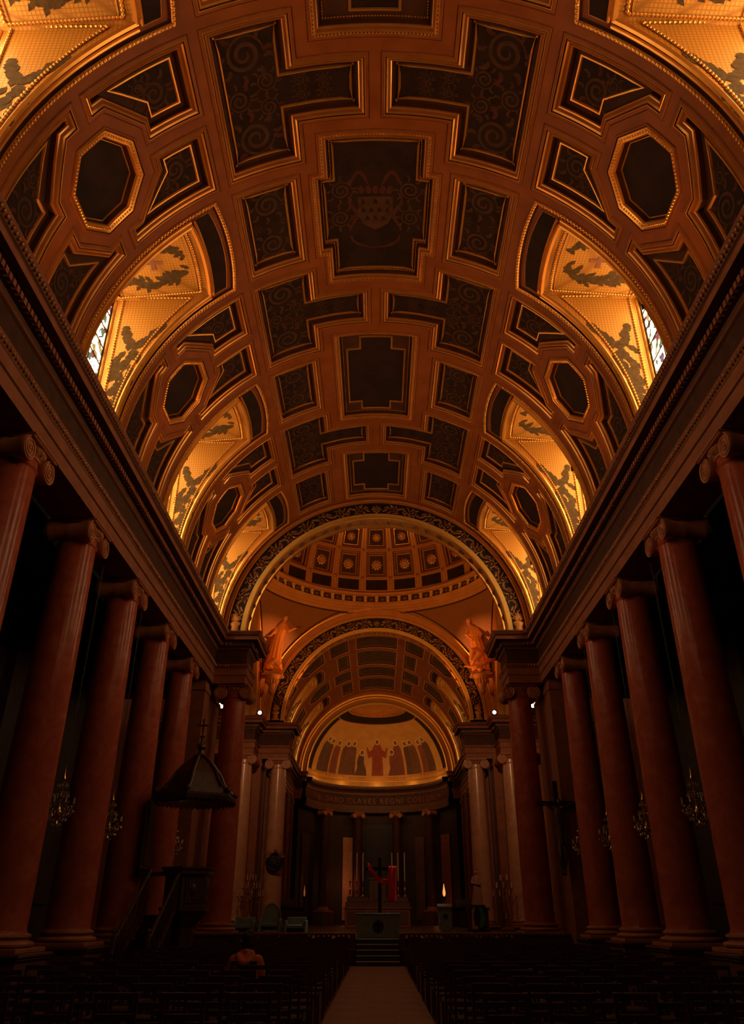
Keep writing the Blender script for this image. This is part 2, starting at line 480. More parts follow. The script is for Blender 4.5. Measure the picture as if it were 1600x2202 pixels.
def coffer(poly, mapf, inner=None, inner_inset=.36, prof=PF_BIG, end=PF_END, ml=.4, beads=None, bead_at=.13, bead2=None, step=.45):
    """frame (moulding, recess and inner fillet) and the painted panel of one coffer"""
    fr, pn, bd = MB(), MB(), MB()
    p = subdiv(ccw(poly), ml)
    loops = [[mapf(a, b, h) for a, b in inset(p, d)] for d, h, m in prof]
    ring_strip(fr, loops, [m for d, h, m in prof])
    hh = prof[-1][1]
    lastp = inset(p, prof[-1][0])
    if inner is None:
        q0 = lastp
    else:
        q0 = subdiv(ccw(inner), ml)
        fv, ff = fill(lastp, [q0], step)
        fr.add([mapf(a, b, hh) for a, b in fv], ff, 1)
    loops = [[mapf(a, b, hh + (h - end[0][1])) for a, b in inset(q0, d)] for d, h, m in end]
    ring_strip(fr, loops, [m for d, h, m in end])
    pv, pf = fill(inset(q0, end[-1][0]), (), step)
    pn.add([mapf(a, b, hh + (end[-1][1] - end[0][1])) for a, b in pv], pf, 0)
    def string(dist, h, sp, w):
        q = subdiv(inset(p, dist), sp)
        for i in range(len(q)):
            a, b = q[i], q[(i + 1) % len(q)]
            c = ((a[0] + b[0]) / 2, (a[1] + b[1]) / 2)
            t = Vector((b[0] - a[0], b[1] - a[1])); L = t.length
            if L < 1e-6: continue
            t /= L
            nn = Vector((-t.y, t.x))
            o = Vector(mapf(*c, h))
            ax = Vector(mapf(c[0] + t.x * .01, c[1] + t.y * .01, h)) - o
            bx = Vector(mapf(c[0] + nn.x * .01, c[1] + nn.y * .01, h)) - o
            hx = Vector(mapf(*c, h + .01)) - o
            bd.bead(o, ax * (L * 40), bx * (w * 100), hx * (w * 90))
    if beads: string(bead_at, 0.015, beads, .035)
    if bead2: string(bead2, hh + .02, beads * .7, .02)
    return fr, pn, bd

FRM = [M['gold'], M['recess'], M['beam'], M['gold_dim']]

# coffer outlines of the nave, in arc length from the crown (s) and distance along the nave (e)
def cross_poly():
    a, b, l1, l2 = 1.66, 1.95, 2.80, 1.57
    return [(-a, -l1), (a, -l1), (a, -l2), (b, -l2), (b, l2), (a, l2), (a, l1), (-a, l1), (-a, l2), (-b, l2), (-b, -l2), (-a, -l2)]
def rect_poly(s0, s1, e):
    return [(s0, -e), (s1, -e), (s1, e), (s0, e)]
def t_poly(k):
    return [(k * s, e) for s, e in [(.15, -.89), (1.96, -.89), (1.96, -2.09), (4.28, -2.09), (4.28, 2.09), (1.96, 2.09), (1.96, .89), (.15, .89)]]
OS, RO, GS = 7.7, 1.42, .12
def oct_poly(r, cs=0.0):
    q = r * math.tan(PI / 8)
    return [(cs + a, b) for a, b in [(r, -q), (r, q), (q, r), (-q, r), (-r, q), (-r, -q), (-q, -r), (q, -r)]]
def quad_poly(su, eu, k):
    So = OS - 4.54 if su < 0 else 11.42 - OS
    q = RO * math.tan(PI / 8)
    P = [(RO, GS), (So, GS), (So, 2.10), (GS, 2.10), (GS, RO), (q, RO), (RO, q)]
    I = [(RO + .42, GS + .42), (So - .44, GS + .42), (So - .44, 1.68), (.92, 1.68), (RO + .42, .92)]
    f = lambda L: [(k * (OS + su * a), eu * b) for a, b in L]
    return f(P), f(I)
def arc_lun(k, s0, bow, w, s1, n=10):
    top = [(k * (s0 + bow * (-1 + 2 * i / n) ** 2), w * (-1 + 2 * i / n)) for i in range(n + 1)]
    return top + [(k * s1, w), (k * s1, -w)]

def ribbon(mb, pts, wid, h):
    n = len(pts)
    A, B = [], []
    for i in range(n):
        a, b = pts[max(i - 1, 0)], pts[min(i + 1, n - 1)]
        dx, dy = b[0] - a[0], b[1] - a[1]
        L = math.hypot(dx, dy) or 1
        w = wid * (.35 + .65 * math.sin(PI * (i + .5) / n))
        A.append(V(pts[i][0] - dy / L * w, pts[i][1] + dx / L * w, h)); B.append(V(pts[i][0] + dy / L * w, pts[i][1] - dx / L * w, h))
    mb.grid([A, B])
def scrolls(L, h=-.20):
    a_, b_ = MB(), MB()
    for s, e, r, flip in L:
        f = -1 if flip else 1
        ribbon(a_, [(s + r * (1 - .85 * t / 40) * math.cos(f * (t / 40 * 4.2 * PI)), e + r * (1 - .85 * t / 40) * math.sin(f * (t / 40 * 4.2 * PI))) for t in range(41)], r * .11, h)
        for j in range(9):
            g = f * j * .75
            c = (s + r * 1.02 * math.cos(g), e + r * 1.02 * math.sin(g))
            ribbon(a_ if j % 3 else b_, [(c[0] + r * .11 * t * math.cos(g + f * (1.5 - .28 * t)), c[1] + r * .11 * t * math.sin(g + f * (1.5 - .28 * t))) for t in range(6)], r * .12, h + .004)
    return [('painted_scrollwork', 'paint2', a_), ('painted_buds', 'paint3', b_)]
def crest():
    h = -.20
    sh, er, sc = MB(), MB(), MB()
    P = subdiv(ccw([(-.52, -.45), (.52, -.45), (.52, .25), (.38, .55), (0, .82), (-.38, .55), (-.52, .25)]), .25)
    v, f = fill(P, (), .25)
    sh.add([V(a, b, h) for a, b in v], f)
    for j, row in enumerate(((-.36, 0, .36), (-.36, -.12, .12, .36), (-.24, 0, .24))):
        for x in row:
            y = -.26 + j * .3
            er.add([V(x + a, y - b, h + .006) for a, b in ((0, .11), (.05, .02), (.07, -.1), (0, -.05), (-.07, -.1), (-.05, .02))], [tuple(range(6))])
    for k in (-1, 1):
        ribbon(sc, [(k * (.66 + .12 * math.sin(t * .4)), -.6 + 1.4 * t / 20) for t in range(21)], .06, h)
        ribbon(sc, [(k * (.2 + .55 * t / 16), -.85 - .45 * math.sin(t / 16 * PI)) for t in range(17)], .06, h)
        ribbon(sc, [(k * .75 * math.cos(t / 20 * PI * .5), 1.0 + .5 * math.sin(t / 20 * PI * .5 + PI * .0)) for t in range(21)], .05, h)
    for x in (-.4, -.2, 0, .2, .4):
        ribbon(sc, [(x, -.55), (x, -.68), (x * 1.15, -.82)], .09, h)
    a = scrolls([(-1.05, .3, .32, 0), (1.05, .3, .32, 1), (-1.0, -.7, .32, 1), (1.0, -.7, .32, 0)], h)
    return [('painted_shield', 'paint2', sh), ('painted_ermine_spots', 'paint', er), ('painted_mantling', 'paint3', sc)] + a
def vault(name, label, y0, y1, win, octs, rectkind, parent_kind=True):
    """coffered barrel: beams as one mesh, every coffer frame a child, its painted panel a grandchild"""
    holes = []
    items = []
    def put(poly, dc):
        h = [(s, e + dc) for s, e in poly]
        if min(q[1] for q in h) > y0 + .02 and max(q[1] for q in h) < y1 - .02:
            holes.append(subdiv(ccw(h)))
            return True
        return False
    cache = {}
    def place(key, poly, dc, root, **kw):
        if not put(poly, dc): return
        if key not in cache:
            pb = kw.pop('pmat', M['paint'])
            mo = kw.pop('motif', None)
            fr, pn, bd = coffer(poly, V, **kw)
            cache['mo', key] = [] if mo is None else [(mb_.mesh(nm_, M[mt_], 0), nm_) for nm_, mt_, mb_ in mo()]
            cache[key] = (fr.mesh('coffer_frame', FRM), pn.mesh('painted_panel', pb), bd.mesh('egg_and_dart', M['gold']) if bd.v else None)
        else:
            kw.pop('pmat', None)
        f, p, b = cache[key]
        cache.setdefault(('mo', key), [])
        fo = inst('coffer_frame', f, root, (0, dc, 0))
        inst('painted_panel', p, fo)
        for me_, nm_ in cache['mo', key]:
            tag(inst(nm_, me_, fo), kind='stuff')
        if b:
            tag(inst('egg_and_dart', b, fo), kind='stuff')
    root = bpy.data.objects.new(name, None)
    COL.objects.link(root)
    struct(root, label)
    for i, dc in enumerate(win):
        if rectkind(i):
            e1 = min(2.78, y1 - dc - .2)
            place(('rect', e1), [(-1.64, -2.78), (1.64, -2.78), (1.64, e1), (-1.64, e1)], dc, root, beads=.11, bead2=.40,
                  inner=[(-.62, -2.28), (.62, -2.28), (.62, -1.62), (1.12, -1.62), (1.12, e1 - 1.0), (.62, e1 - 1.0), (.62, e1 - .50), (-.62, e1 - .50), (-.62, e1 - 1.0), (-1.12, e1 - 1.0), (-1.12, -1.62), (-.62, -1.62)])
        else:
            place('cross', cross_poly(), dc, root, beads=.11, bead2=.38, motif=crest)
        for k in (-1, 1):
            place(('side', k), [(k * a, b) for a, b in rect_poly(2.17, 4.26, 1.66)], dc, root, motif=lambda k=k: scrolls([(k * 3.2, .72, .42, 0), (k * 3.2, -.72, .42, 1), (k * 2.75, .0, .13, 1), (k * 3.65, 0, .13, 0)]))
    for dc in octs:
        for k in (-1, 1):
            place(('t', k), t_poly(k), dc, root, motif=lambda k=k: scrolls([(k * 3.2, 1.1, .5, 0), (k * 3.2, -1.1, .5, 1), (k * 2.75, .35, .26, 1), (k * 2.75, -.35, .26, 0), (k * 1.9, .2, .16, 0), (k * 1.9, -.2, .16, 1), (k * 1.3, .14, .14, 1), (k * 1.3, -.14, .14, 0), (k * 3.5, 0, .3, 0)]))
            place(('oct', k), [(k * a, b) for a, b in oct_poly(1.18, OS)], dc, root, beads=.1, bead_at=.15,
                  prof=[(0, 0, 2), (.02, .03, 2), (.05, .03, 1), (.065, 0, 0), (.09, .03, 0), (.22, .0, 0), (.25, -.05, 1), (.28, -.20, 1)],
                  end=[(0, -.20, 0), (.015, -.17, 0), (.03, -.17, 0), (.04, -.20, 1)])
            for su in (-1, 1):
                for eu in (-1, 1):
                    P, I = quad_poly(su, eu, k)
                    place(('q', k, su, eu), P, dc, root, inner=I, motif=lambda P=P, k=k, su=su, eu=eu: scrolls([(k * (OS + su * (2.1 if su < 0 else 2.35)), eu * 1.02, .36, eu > 0), (k * (OS + su * 1.75), eu * 1.3, .2, eu < 0)]), prof=PF_BIG[:-2] + [(.30, -.21, 1)], end=PF_END)
    # clerestory openings
    for dc in win:
        if dc - 1.75 < y0 or dc + 1.75 > y1: continue
        for k in (-1, 1):
            P = arc_lun(k, 4.53, .2, 1.70, 11.46)
            put(P, dc)
            lunette(cache, k, dc, root)
    S = RV * PI / 2
    out = subdiv(ccw([(-S, y0), (S, y0), (S, y1), (-S, y1)]), .45)
    v, f = fill(out, holes, .45)
    mb = MB().add([V(a, b, 0) for a, b in v], f, 0)
    obj('vault_beams', mb, M['beam'], root, smooth=60)
    return root

XW = 8.06                     # plane of the clerestory glass
def lunette(cache, k, dc, root):
    key = ('lun', k)
    if key not in cache:
        P = ccw(arc_lun(k, 4.53, .2, 1.70, 11.46))
        fr, bd = MB(), MB()
        pr = [(0, 0, 2), (.02, .03, 2), (.05, .03, 0), (.10, .03, 0), (.13, .0, 1), (.15, -.05, 1), (.17, -.07, 1)]
        p = subdiv(P, .35)
        ring_strip(fr, [[V(a, b, h) for a, b in inset(p, d)] for d, h, m in pr], [m for d, h, m in pr])
        I0 = inset(p, .17)
        O = subdiv(ccw(arc_lun(k, 5.52, .12, 1.30, 11.2)), .35)
        v, f = fill(I0, [O], .35)
        fr.add([V(a, b, -.07) for a, b in v], f, 2)
        q = subdiv(inset(p, .085), .115)
        for i in range(len(q)):
            a, b = q[i], q[(i + 1) % len(q)]
            if abs(a[0]) > 11.2: continue
            c = Vector(V((a[0] + b[0]) / 2, (a[1] + b[1]) / 2, .03))
            t = Vector(V(*b, .03)) - Vector(V(*a, .03))
            n = (Vector((0, c.y, ZS)) - c).normalized()
            bd.bead(c, t * .42, t.cross(n).normalized() * .05, n * .04)
        band = MB()
        bp = subdiv(ccw([(k * (4.82 + .2 * u * u), 1.42 * u) for u in [-1 + .2 * i for i in range(11)]] + [(k * (5.36 + .12 * u * u), 1.42 * u) for u in [1 - .2 * i for i in range(11)]]), .3)
        v, f = fill(bp, (), .3)
        band.add([V(a, b, -.055) for a, b in v], f)
        edge = MB().tube([V(a, b, -.05) for a, b in bp], .014, 5, closed=True)
        # gilt moulding round the mouth of the lunette: two rolls
        rim = MB()
        for dd, rr, hh in ((0.0, .075, -.02), (-.13, .045, -.05)):
            arc = [(k * (5.52 + dd + .12 * u * u), (1.30 - dd * .8) * u) for u in [-1 + .1 * i for i in range(21)]]
            rim.tube([V(a, b, hh) for a, b in arc], rr, 6)
        for sg in (-1, 1):
            for dd, rr in ((0, .07), (.14, .045)):
                rim.tube([V(k * (5.62 + 5.7 * i / 16), sg * (1.30 + dd), -.03) for i in range(17)], rr, 6)
        # lunette ceiling: from the mouth to the window head
        U = [-1 + .1 * i for i in range(21)]
        rows = []
        for j in range(9):
            t = j / 8
            row = []
            for u in U:
                m = Vector(V(k * (5.52 + .12 * u * u), 1.30 * u, -.05))
                w = Vector((k * XW, 1.30 * u, 18.22 + .16 * (1 - u * u)))
                row.append(tuple(m.lerp(w, t)))
            rows.append(row)
        def lerp_pt(u, t, lift):
            m = Vector(V(k * (5.52 + .12 * u * u), 1.30 * u, -.05)); w = Vector((k * XW, 1.30 * u, 18.22 + .16 * (1 - u * u)))
            q = m.lerp(w, t); q.z -= lift
            return q
        ce = MB().grid(rows, 0)
        ceb = MB()
        for (ta, ua, tb, ub) in ((.08, -.9, .08, .9), (.92, -.9, .92, .9), (.08, -.9, .92, -.9), (.08, .9, .92, .9)):
            for off_, rad in ((0, .022), (.035, .014)):
                ceb.tube([lerp_pt(ua + (ub - ua) * i / 10 * 1.0, ta + (tb - ta) * i / 10 + (off_ if ta == tb and ta < .5 else -off_ if ta == tb else 0), .02) for i in range(11)], rad, 4)
            n = 26 if ta == tb else 30
            for i in range(n):
                c = lerp_pt(ua + (ub - ua) * (i + .5) / n, ta + (tb - ta) * (i + .5) / n, .03)
                d2 = lerp_pt(ua + (ub - ua) * (i + .95) / n, ta + (tb - ta) * (i + .95) / n, .03) - c
                ceb.bead(c, d2, Vector((0, 0, -1)).cross(d2).normalized() * .045, Vector((0, 0, -.03)))
        # two leafy sprays and a cross on the lunette ceiling
        rnd = random.Random(3 + k)
        lf = MB()
        def leafquad(mbx, pf, u, t, ang, ln, wd, lift, ts=1.0):
            du = Vector((math.cos(ang), math.sin(ang)))
            pr_ = Vector((-du.y, du.x))
            pts = [(0, 0), (.3, .5), (.55, .32), (.62, .55), (1, 0), (.62, -.55), (.55, -.32), (.3, -.5)]
            mbx.add([pf(u + (du.x * a * ln + pr_.x * b * wd), t + (du.y * a * ln + pr_.y * b * wd) * ts, lift) for a, b in pts], [tuple(range(8))])
        for sg in (-1, 1):
            for i in range(56):
                a = i / 55
                t0 = .16 + .68 * a
                u0 = sg * (.26 + .34 * math.sin(a * PI))
                leafquad(lf, lerp_pt, u0 + rnd.uniform(-.06, .06), t0 + rnd.uniform(-.02, .02), PI / 2 + rnd.uniform(-1.2, 1.2), rnd.uniform(.2, .3), .10, .012 + .004 * rnd.random(), .45)
        cr = MB()
        cp = [(.05, .04), (.05, .16), (.075, .19), (-.075, .19), (-.05, .16), (-.05, .04), (-.2, .05), (-.24, .07), (-.24, -.07), (-.2, -.05), (-.05, -.04), (-.05, -.16), (-.075, -.19), (.075, -.19), (.05, -.16), (.05, -.04), (.2, -.05), (.24, -.07), (.24, .07), (.2, .05)]
        cr.add([lerp_pt(a * .85, .5 + b * .5, .016) for a, b in cp], [tuple(range(20))])
        # cheeks
        cheeks = []
        for sg in (-1, 1):
            def cpnt(s, t, lift=0.0, sg=sg):
                m = Vector(V(k * s, 1.30 * sg, -.05)); w = Vector((k * XW, 1.30 * sg, m.z))
                q = m.lerp(w, t); q.y -= sg * lift
                return q
            ck = MB().grid([[cpnt(5.62 + 5.8 * i / 22, j / 5) for j in range(6)] for i in range(23)], 0)
            cb = MB()
            lines = [[cpnt(5.85 + 5.4 * i / 26, .14, .02) for i in range(27)],
                     [cpnt(5.85, .14 + .76 * i / 10, .02) for i in range(11)],
                     [Vector((k * (XW - .32), sg * (1.30 - .02), V(5.85, 0)[2] - 4.2 * i / 20)) for i in range(21)]]
            for ln in lines:
                cb.tube(ln, .02, 4)
                for i in range(len(ln) - 1):
                    for q in (.25, .75):
                        c = ln[i].lerp(ln[i + 1], q); d2 = (ln[i + 1] - ln[i]) * .22
                        cb.bead(c, d2, Vector((0, 1, 0)).cross(d2).normalized() * .045, Vector((0, -sg * .04, 0)))
            # broad gilt band between the border and the window
            cb.tube([Vector((k * (XW - .10), sg * 1.30, 18.2 - 4.9 * i / 10)) for i in range(11)], .05, 6)
            cl = MB()
            def cflat(x, z, lift, sg=sg):
                return Vector((k * x, sg * (1.30 - lift), z))
            # a winged spray: two arms at the top, one long tail down along the window
            arms = [((7.2, 16.3), (6.45, 17.15), 24, .46), ((7.2, 16.3), (7.5, 17.1), 18, .40), ((7.2, 16.4), (7.5, 14.0), 56, .46)]
            for (xa, za), (xb, zb), n_, L_ in arms:
                for i in range(n_):
                    a = i / n_
                    g_ = rnd.uniform(-1, 1) * .26 * (1 - .75 * a)
                    leafquad(cl, cflat, xa + (xb - xa) * a + g_, za + (zb - za) * a + rnd.uniform(-.05, .05), math.atan2(zb - za, xb - xa) + g_ * 3.2, L_ * (1.15 - .6 * a), .19, .010 + .005 * rnd.random())
            cheeks.append((ck.mesh('lunette_cheek', M['lattice'], 0), cb.mesh('gilt_border', M['gold']), cl.mesh('painted_foliage', M['leaf'], 0)))
        cache[key] = (fr.mesh('lunette_surround', FRM), bd.mesh('egg_and_dart', M['gold']), band.mesh('painted_band', M['paint']), edge.mesh('band_edge', M['gold_dim']),
                      rim.mesh('lunette_moulding', M['gold']), ce.mesh('lunette_ceiling', M['lattice'], 40), ceb.mesh('gilt_border', M['gold']), lf.mesh('painted_foliage', M['leaf'], 0), cr.mesh('painted_cross', M['cross'], 0), cheeks)
    fr, bd, band, edge, rim, ce, ceb, lf, cr, cheeks = cache[key]
    o = inst('lunette_surround', fr, root, (0, dc, 0))
    tag(inst('egg_and_dart', bd, o), kind='stuff')
    inst('lunette_moulding', rim, o)
    inst('painted_band', band, o)
    inst('band_edge', edge, o)
    c = inst('lunette_ceiling', ce, root, (0, dc, 0))
    inst('gilt_border', ceb, c)
    tag(inst('painted_foliage', lf, c), kind='stuff')
    inst('painted_cross', cr, c)
    for a, b, l in cheeks:
        q = inst('lunette_cheek', a, root, (0, dc, 0))
        inst('gilt_border', b, q)
        tag(inst('painted_foliage', l, q), kind='stuff')

# stained-glass windows of the clerestory
WN = [0]
_pane = MB().box(-.006, .006, -.40, .40, -.285, .285).mesh('pane', M['glass'], 0)
_fr = MB()
for yy in (-1.27, -.42, .42, 1.27):
    _fr.box(-.03, .03, yy - .025, yy + .025, 13.3, 18.3)
for i in range(9):
    zz = 13.3 + i * .6125
    _fr.box(-.03, .03, -1.27, 1.27, zz - .02, zz + .02)
_frm = _fr.mesh('window_frame', M['lead'], 0)
def window(k, dc, label):
    WN[0] += 1
    w = bpy.data.objects.new('window_%d' % WN[0], None)
    COL.objects.link(w)
    struct(w, label)
    w.location = (k * XW, dc, 0)
    inst('window_frame', _frm, w)
    for i in range(8):
        for j in (-1, 0, 1):
            inst('pane', _pane, w, (0, j * .845, 13.3 + (i + .5) * .6125))

NAVE_WIN = [-0.13, 7.87, 15.87, 23.87, 31.87]
NAVE_OCT = [3.87, 11.87, 19.87, 27.87]
A1, A1B, A2, A2B = 33.75, 35.4, 51.4, 52.8
vault('ceiling', 'coffered brown and gold barrel vault over the nave', -2.2, A1, NAVE_WIN, NAVE_OCT, lambda i: i != 2)
for i, dc in enumerate(NAVE_WIN):
    if i == 4: dc = dc
    for k in (-1, 1):
        where = ['behind the viewer', 'nearest the viewer', 'in the second bay of the nave', 'in the third bay of the nave', 'next to the crossing arch'][i]
        window(k, dc, 'stained glass clerestory window %s, %s' % (where, 'pulpit side' if k < 0 else 'crucifix side'))

# ------------------------------------------------------------------ entablatures
def sweep(mb, prof, path, side, mi=0):
    """prof: (projection towards the nave, z, material); path: plan polyline; side: +1 when the nave lies to the right of the path"""
    P = [Vector(p) for p in path]
    nrm = []
    for i in range(len(P)):
        ds = []
        if i > 0: ds.append((P[i] - P[i - 1]).normalized())
        if i < len(P) - 1: ds.append((P[i + 1] - P[i]).normalized())
        ns = [Vector((d.y, -d.x)) * side for d in ds]
        if len(ns) == 1: nrm.append(ns[0])
        else: nrm.append((ns[0] + ns[1]) / max(.2, 1 + ns[0].dot(ns[1])))
    rows = [[(P[i].x + nrm[i].x * o, P[i].y + nrm[i].y * o, z) for i in range(len(P))] for o, z, m in prof]
    for r in range(len(rows) - 1):
        mb.grid([rows[r], rows[r + 1]], prof[r][2])

#  (projection, z, material: 0 stone 1 gilt fillet 2 frieze 3 dark)
ENT = [(-1.15, 10.85, 0), (0, 10.85, 0), (0, 11.19, 0), (.015, 11.20, 3), (.04, 11.22, 0), (.04, 11.52, 0), (.055, 11.53, 3), (.06, 11.55, 0),
       (.13, 11.66, 0), (.13, 11.70, 3), (0, 11.72, 2), (0, 12.36, 3), (.06, 12.40, 0), (.10, 12.44, 3), (.13, 12.48, 3), (.13, 12.50, 3), (.22, 12.52, 3), (.22, 12.68, 3),
       (.28, 12.72, 3), (.50, 12.74, 0), (.50, 12.90, 0), (.52, 12.92, 3), (.56, 12.95, 0), (.63, 13.06, 0), (.65, 13.09, 0), (.65, 13.12, 3), (-.6, 13.2, 3)]
ENTM = [M['stone'], M['gold_dim'], M['frieze'], M['dark_stone']]
def entablature(name, label, path, side, dz=0.0, deco=True, scale=1.0):
    mb = MB()
    pr = [(o * scale, z + dz, m) for o, z, m in ENT]
    sweep(mb, pr, path, side)
    o = obj(name, mb, ENTM, None, smooth=30)
    struct(o, label)
    if deco:
        egg, den, arch = MB(), MB(), MB()
        for i in range(len(path) - 1):
            a, b = Vector(path[i]), Vector(path[i + 1])
            d = (b - a); L = d.length; d /= L
            n = Vector((d.y, -d.x)) * side
            conv = lambda t, pr_, z: Vector((a.x + d.x * t + n.x * pr_, a.y + d.y * t + n.y * pr_, z + dz))
            D3, N3 = Vector((d.x, d.y, 0)), Vector((n.x, n.y, 0))
            tlo, thi = 0.0, L
            # project past convex corners, stop short at concave ones
            if i > 0:
                e = (Vector(path[i]) - Vector(path[i - 1])).normalized(); cv = (e.x * d.y - e.y * d.x) * side
                tlo = -.6 if cv < 0 else .65
            if i < len(path) - 2:
                e = (Vector(path[i + 2]) - b).normalized(); cv = (d.x * e.y - d.y * e.x) * side
                thi = L + .6 if cv < 0 else L - .65
            for t in np.arange(tlo + .06, thi - .05, .13):
                egg.bead(conv(t, .605, 13.01), D3 * .05, Vector((0, 0, .055)) + N3 * .03, N3 * .035 - Vector((0, 0, .02)))
                arch.bead(conv(t, .10, 11.61), D3 * .05, Vector((0, 0, .05)) + N3 * .03, N3 * .03 - Vector((0, 0, .02)))
            for t in np.arange(tlo + .08, thi - .05, .17):
                c = conv(t, .2, 12.60)
                A, B, Z = D3 * .055, N3 * .11, Vector((0, 0, .075))
                vs = [c + x * A + y * B + z * Z for z in (-1, 1) for y in (-1, 1) for x in (-1, 1)]
                den.add(vs, [(0, 2, 3, 1), (4, 5, 7, 6), (0, 1, 5, 4), (2, 6, 7, 3), (0, 4, 6, 2), (1, 3, 7, 5)])
        tag(obj('egg_and_dart', egg, M['bronze'], o), kind='stuff')
        tag(obj('leaf_moulding', arch, M['bronze'], o), kind='stuff')
        tag(obj('dentils', den, M['stone'], o, smooth=0), kind='stuff')
    return o

TR = 15.0
for k in (-1, 1):
    sd = 'pulpit side' if k < 0 else 'crucifix side'
    entablature('trim_%d' % (1 if k < 0 else 2), 'long brown nave entablature with dentils, %s' % sd,
                [(k * 7.4, -2.2), (k * 7.4, 33.4), (k * 5.95, 33.4), (k * 5.95, 35.3), (k * 8.0, 35.3), (k * 8.0, 36.2), (k * TR, 36.2)], 1 if k < 0 else -1)
    entablature('trim_%d' % (3 if k < 0 else 4), 'stepped brown entablature at the far corner of the crossing, %s' % sd,
                [(k * TR, 50.1), (k * 8.0, 50.1), (k * 8.0, 52.0), (k * 5.95, 52.0), (k * 5.95, 53.4), (k * 7.5, 53.4), (k * 7.5, 71.4), (k * 6.9, 71.4), (k * 6.9, 72.0)], 1 if k < 0 else -1)
    # strip of wall between the cornice and the springing of the vault
    w = MB().box(min(k * 7.32, k * 7.9), max(k * 7.32, k * 7.9), -2.2, 33.7, 13.1, 13.3)
    struct(obj('trim_%d' % (5 if k < 0 else 6), w, M['beam'], smooth=0), 'narrow brown blocking course above the nave cornice, %s' % sd)
    w = MB().box(min(k * 7.32, k * 7.9), max(k * 7.32, k * 7.9), 53.0, 72.0, 13.1, 13.3)
    struct(obj('trim_%d' % (7 if k < 0 else 8), w, M['beam'], smooth=0), 'narrow brown blocking course above the chancel cornice, %s' % sd)

# ------------------------------------------------------------------ columns
def spiral_volute(axis_len, rr):
    """roll with a spiral on either face; axis along x"""
    mb = MB()
    n = 20
    prof = [(rr * .96, -axis_len / 2), (rr, -axis_len / 2 + .03), (rr * .98, -axis_len / 2 + .08), (rr * .72, -.12), (rr * .78, -.06), (rr * .78, .06), (rr * .72, .12), (rr * .98, axis_len / 2 - .08), (rr, axis_len / 2 - .03), (rr * .96, axis_len / 2)]
    t = MB().lathe(prof, n)
    Mx = Matrix(((0, 0, 1, 0), (0, 1, 0, 0), (-1, 0, 0, 0), (0, 0, 0, 1)))
    mb.join(t, Mx)
    for s in (-1, 1):
        pts = []
        for i in range(44):
            a = 2 * PI * 2.4 * i / 43
            r = rr * .93 * (1 - i / 43 * .86)
            pts.append((s * (axis_len / 2 + .005), r * math.cos(a + PI / 2), r * math.sin(a + PI / 2)))
        mb.tube(pts, .022 * rr / .3, 5)
        mb.ball((s * (axis_len / 2 + .005), 0, 0), (.03, rr * .16, rr * .16), 8, 4)
    return mb

def column_meshes(rl, ru, z0, zt, ped=True):
    """shaft radius low / high, top of pedestal, underside of architrave"""
    ms = {}
    p = MB()
    if ped:
        h = rl * 1.62
        p.box(-h, h, -h, h, 0, .16, 0, .02); p.box(-h * .97, h * .97, -h * .97, h * .97, .16, .24, 0, .03)
        p.box(-h * .9, h * .9, -h * .9, h * .9, .24, z0 - .14, 0, .01)
        p.box(-h * .96, h * .96, -h * .96, h * .96, z0 - .14, z0 - .07, 0, .03); p.box(-h, h, -h, h, z0 - .07, z0, 0, .015)
        ms['pedestal'] = (p.mesh('pedestal', M['dark_stone']), M['dark_stone'])
    b = MB()
    h = rl * 1.36
    b.box(-h, h, -h, h, z0, z0 + .09, 0, .01)
    b.lathe([(rl * 1.2, z0 + .09), (rl * 1.32, z0 + .12), (rl * 1.34, z0 + .16), (rl * 1.28, z0 + .2), (rl * 1.14, z0 + .215), (rl * 1.09, z0 + .245), (rl * 1.13, z0 + .275), (rl * 1.2, z0 + .29), (rl * 1.19, z0 + .33), (rl * 1.09, z0 + .35), (rl * 1.04, z0 + .37)], 36)
    ms['base'] = (b.mesh('base', M['stone_pale']), None)
    s = MB()
    zs, ze = z0 + .365, zt - .52
    L = ze - zs
    prof = [(rl * 1.05, zs), (rl * 1.0, zs + .06)]
    for i in range(1, 13):
        t = i / 12
        prof.append((rl + (ru - rl) * (t ** 1.7), zs + .06 + (L - .14) * t))
    prof += [(ru * 1.05, ze - .05), (ru * 1.07, ze - .03), (ru * 1.05, ze - .01), (ru, ze), (ru * .99, ze + .2)]
    s.lathe(prof, 40)
    ms['shaft'] = (s, None)
    c = MB()
    c.lathe([(ru * .99, zt - .34), (ru * 1.05, zt - .33), (ru * 1.06, zt - .30), (ru * 1.02, zt - .29), (ru * 1.16, zt - .22), (ru * 1.28, zt - .12), (ru * 1.2, zt - .10)], 32)
    for i in range(20):
        a = 2 * PI * i / 20
        rad = Vector((math.cos(a), math.sin(a), 0))
        c.bead(rad * ru * 1.20 + Vector((0, 0, zt - .19)), Vector((-rad.y, rad.x, 0)) * .055, Vector((0, 0, .06)) + rad * .03, rad * .035)
    h = ru * 1.34
    c.box(-h, h, -h, h, zt - .09, zt - .03, 0, .02); c.box(-h * 1.04, h * 1.04, -h * 1.04, h * 1.04, zt - .05, zt - .002, 0, .01)
    ms['capital'] = (c.mesh('capital', M['stone_pale']), None)
    v = spiral_volute(ru * 2.3, .29 * ru / .48)
    ms['volute'] = (v.mesh('volute', M['stone_pale']), None)
    return ms

def make_column(ms, marble, label, loc, group, ru, zt, first=[None], rz=0, name='column'):
    t = thing(name, label, 'column', loc, rz, group)
    t['kind'] = 'thing'
    if 'pedestal' in ms: inst('pedestal', ms['pedestal'][0], t)
    inst('base', ms['base'][0], t)
    inst('shaft', marble, t)
    c = inst('capital', ms['capital'][0], t)
    for s in (-1, 1):
        inst('volute', ms['volute'][0], c, (0, s * ru * 1.12, zt - .33))
    return t

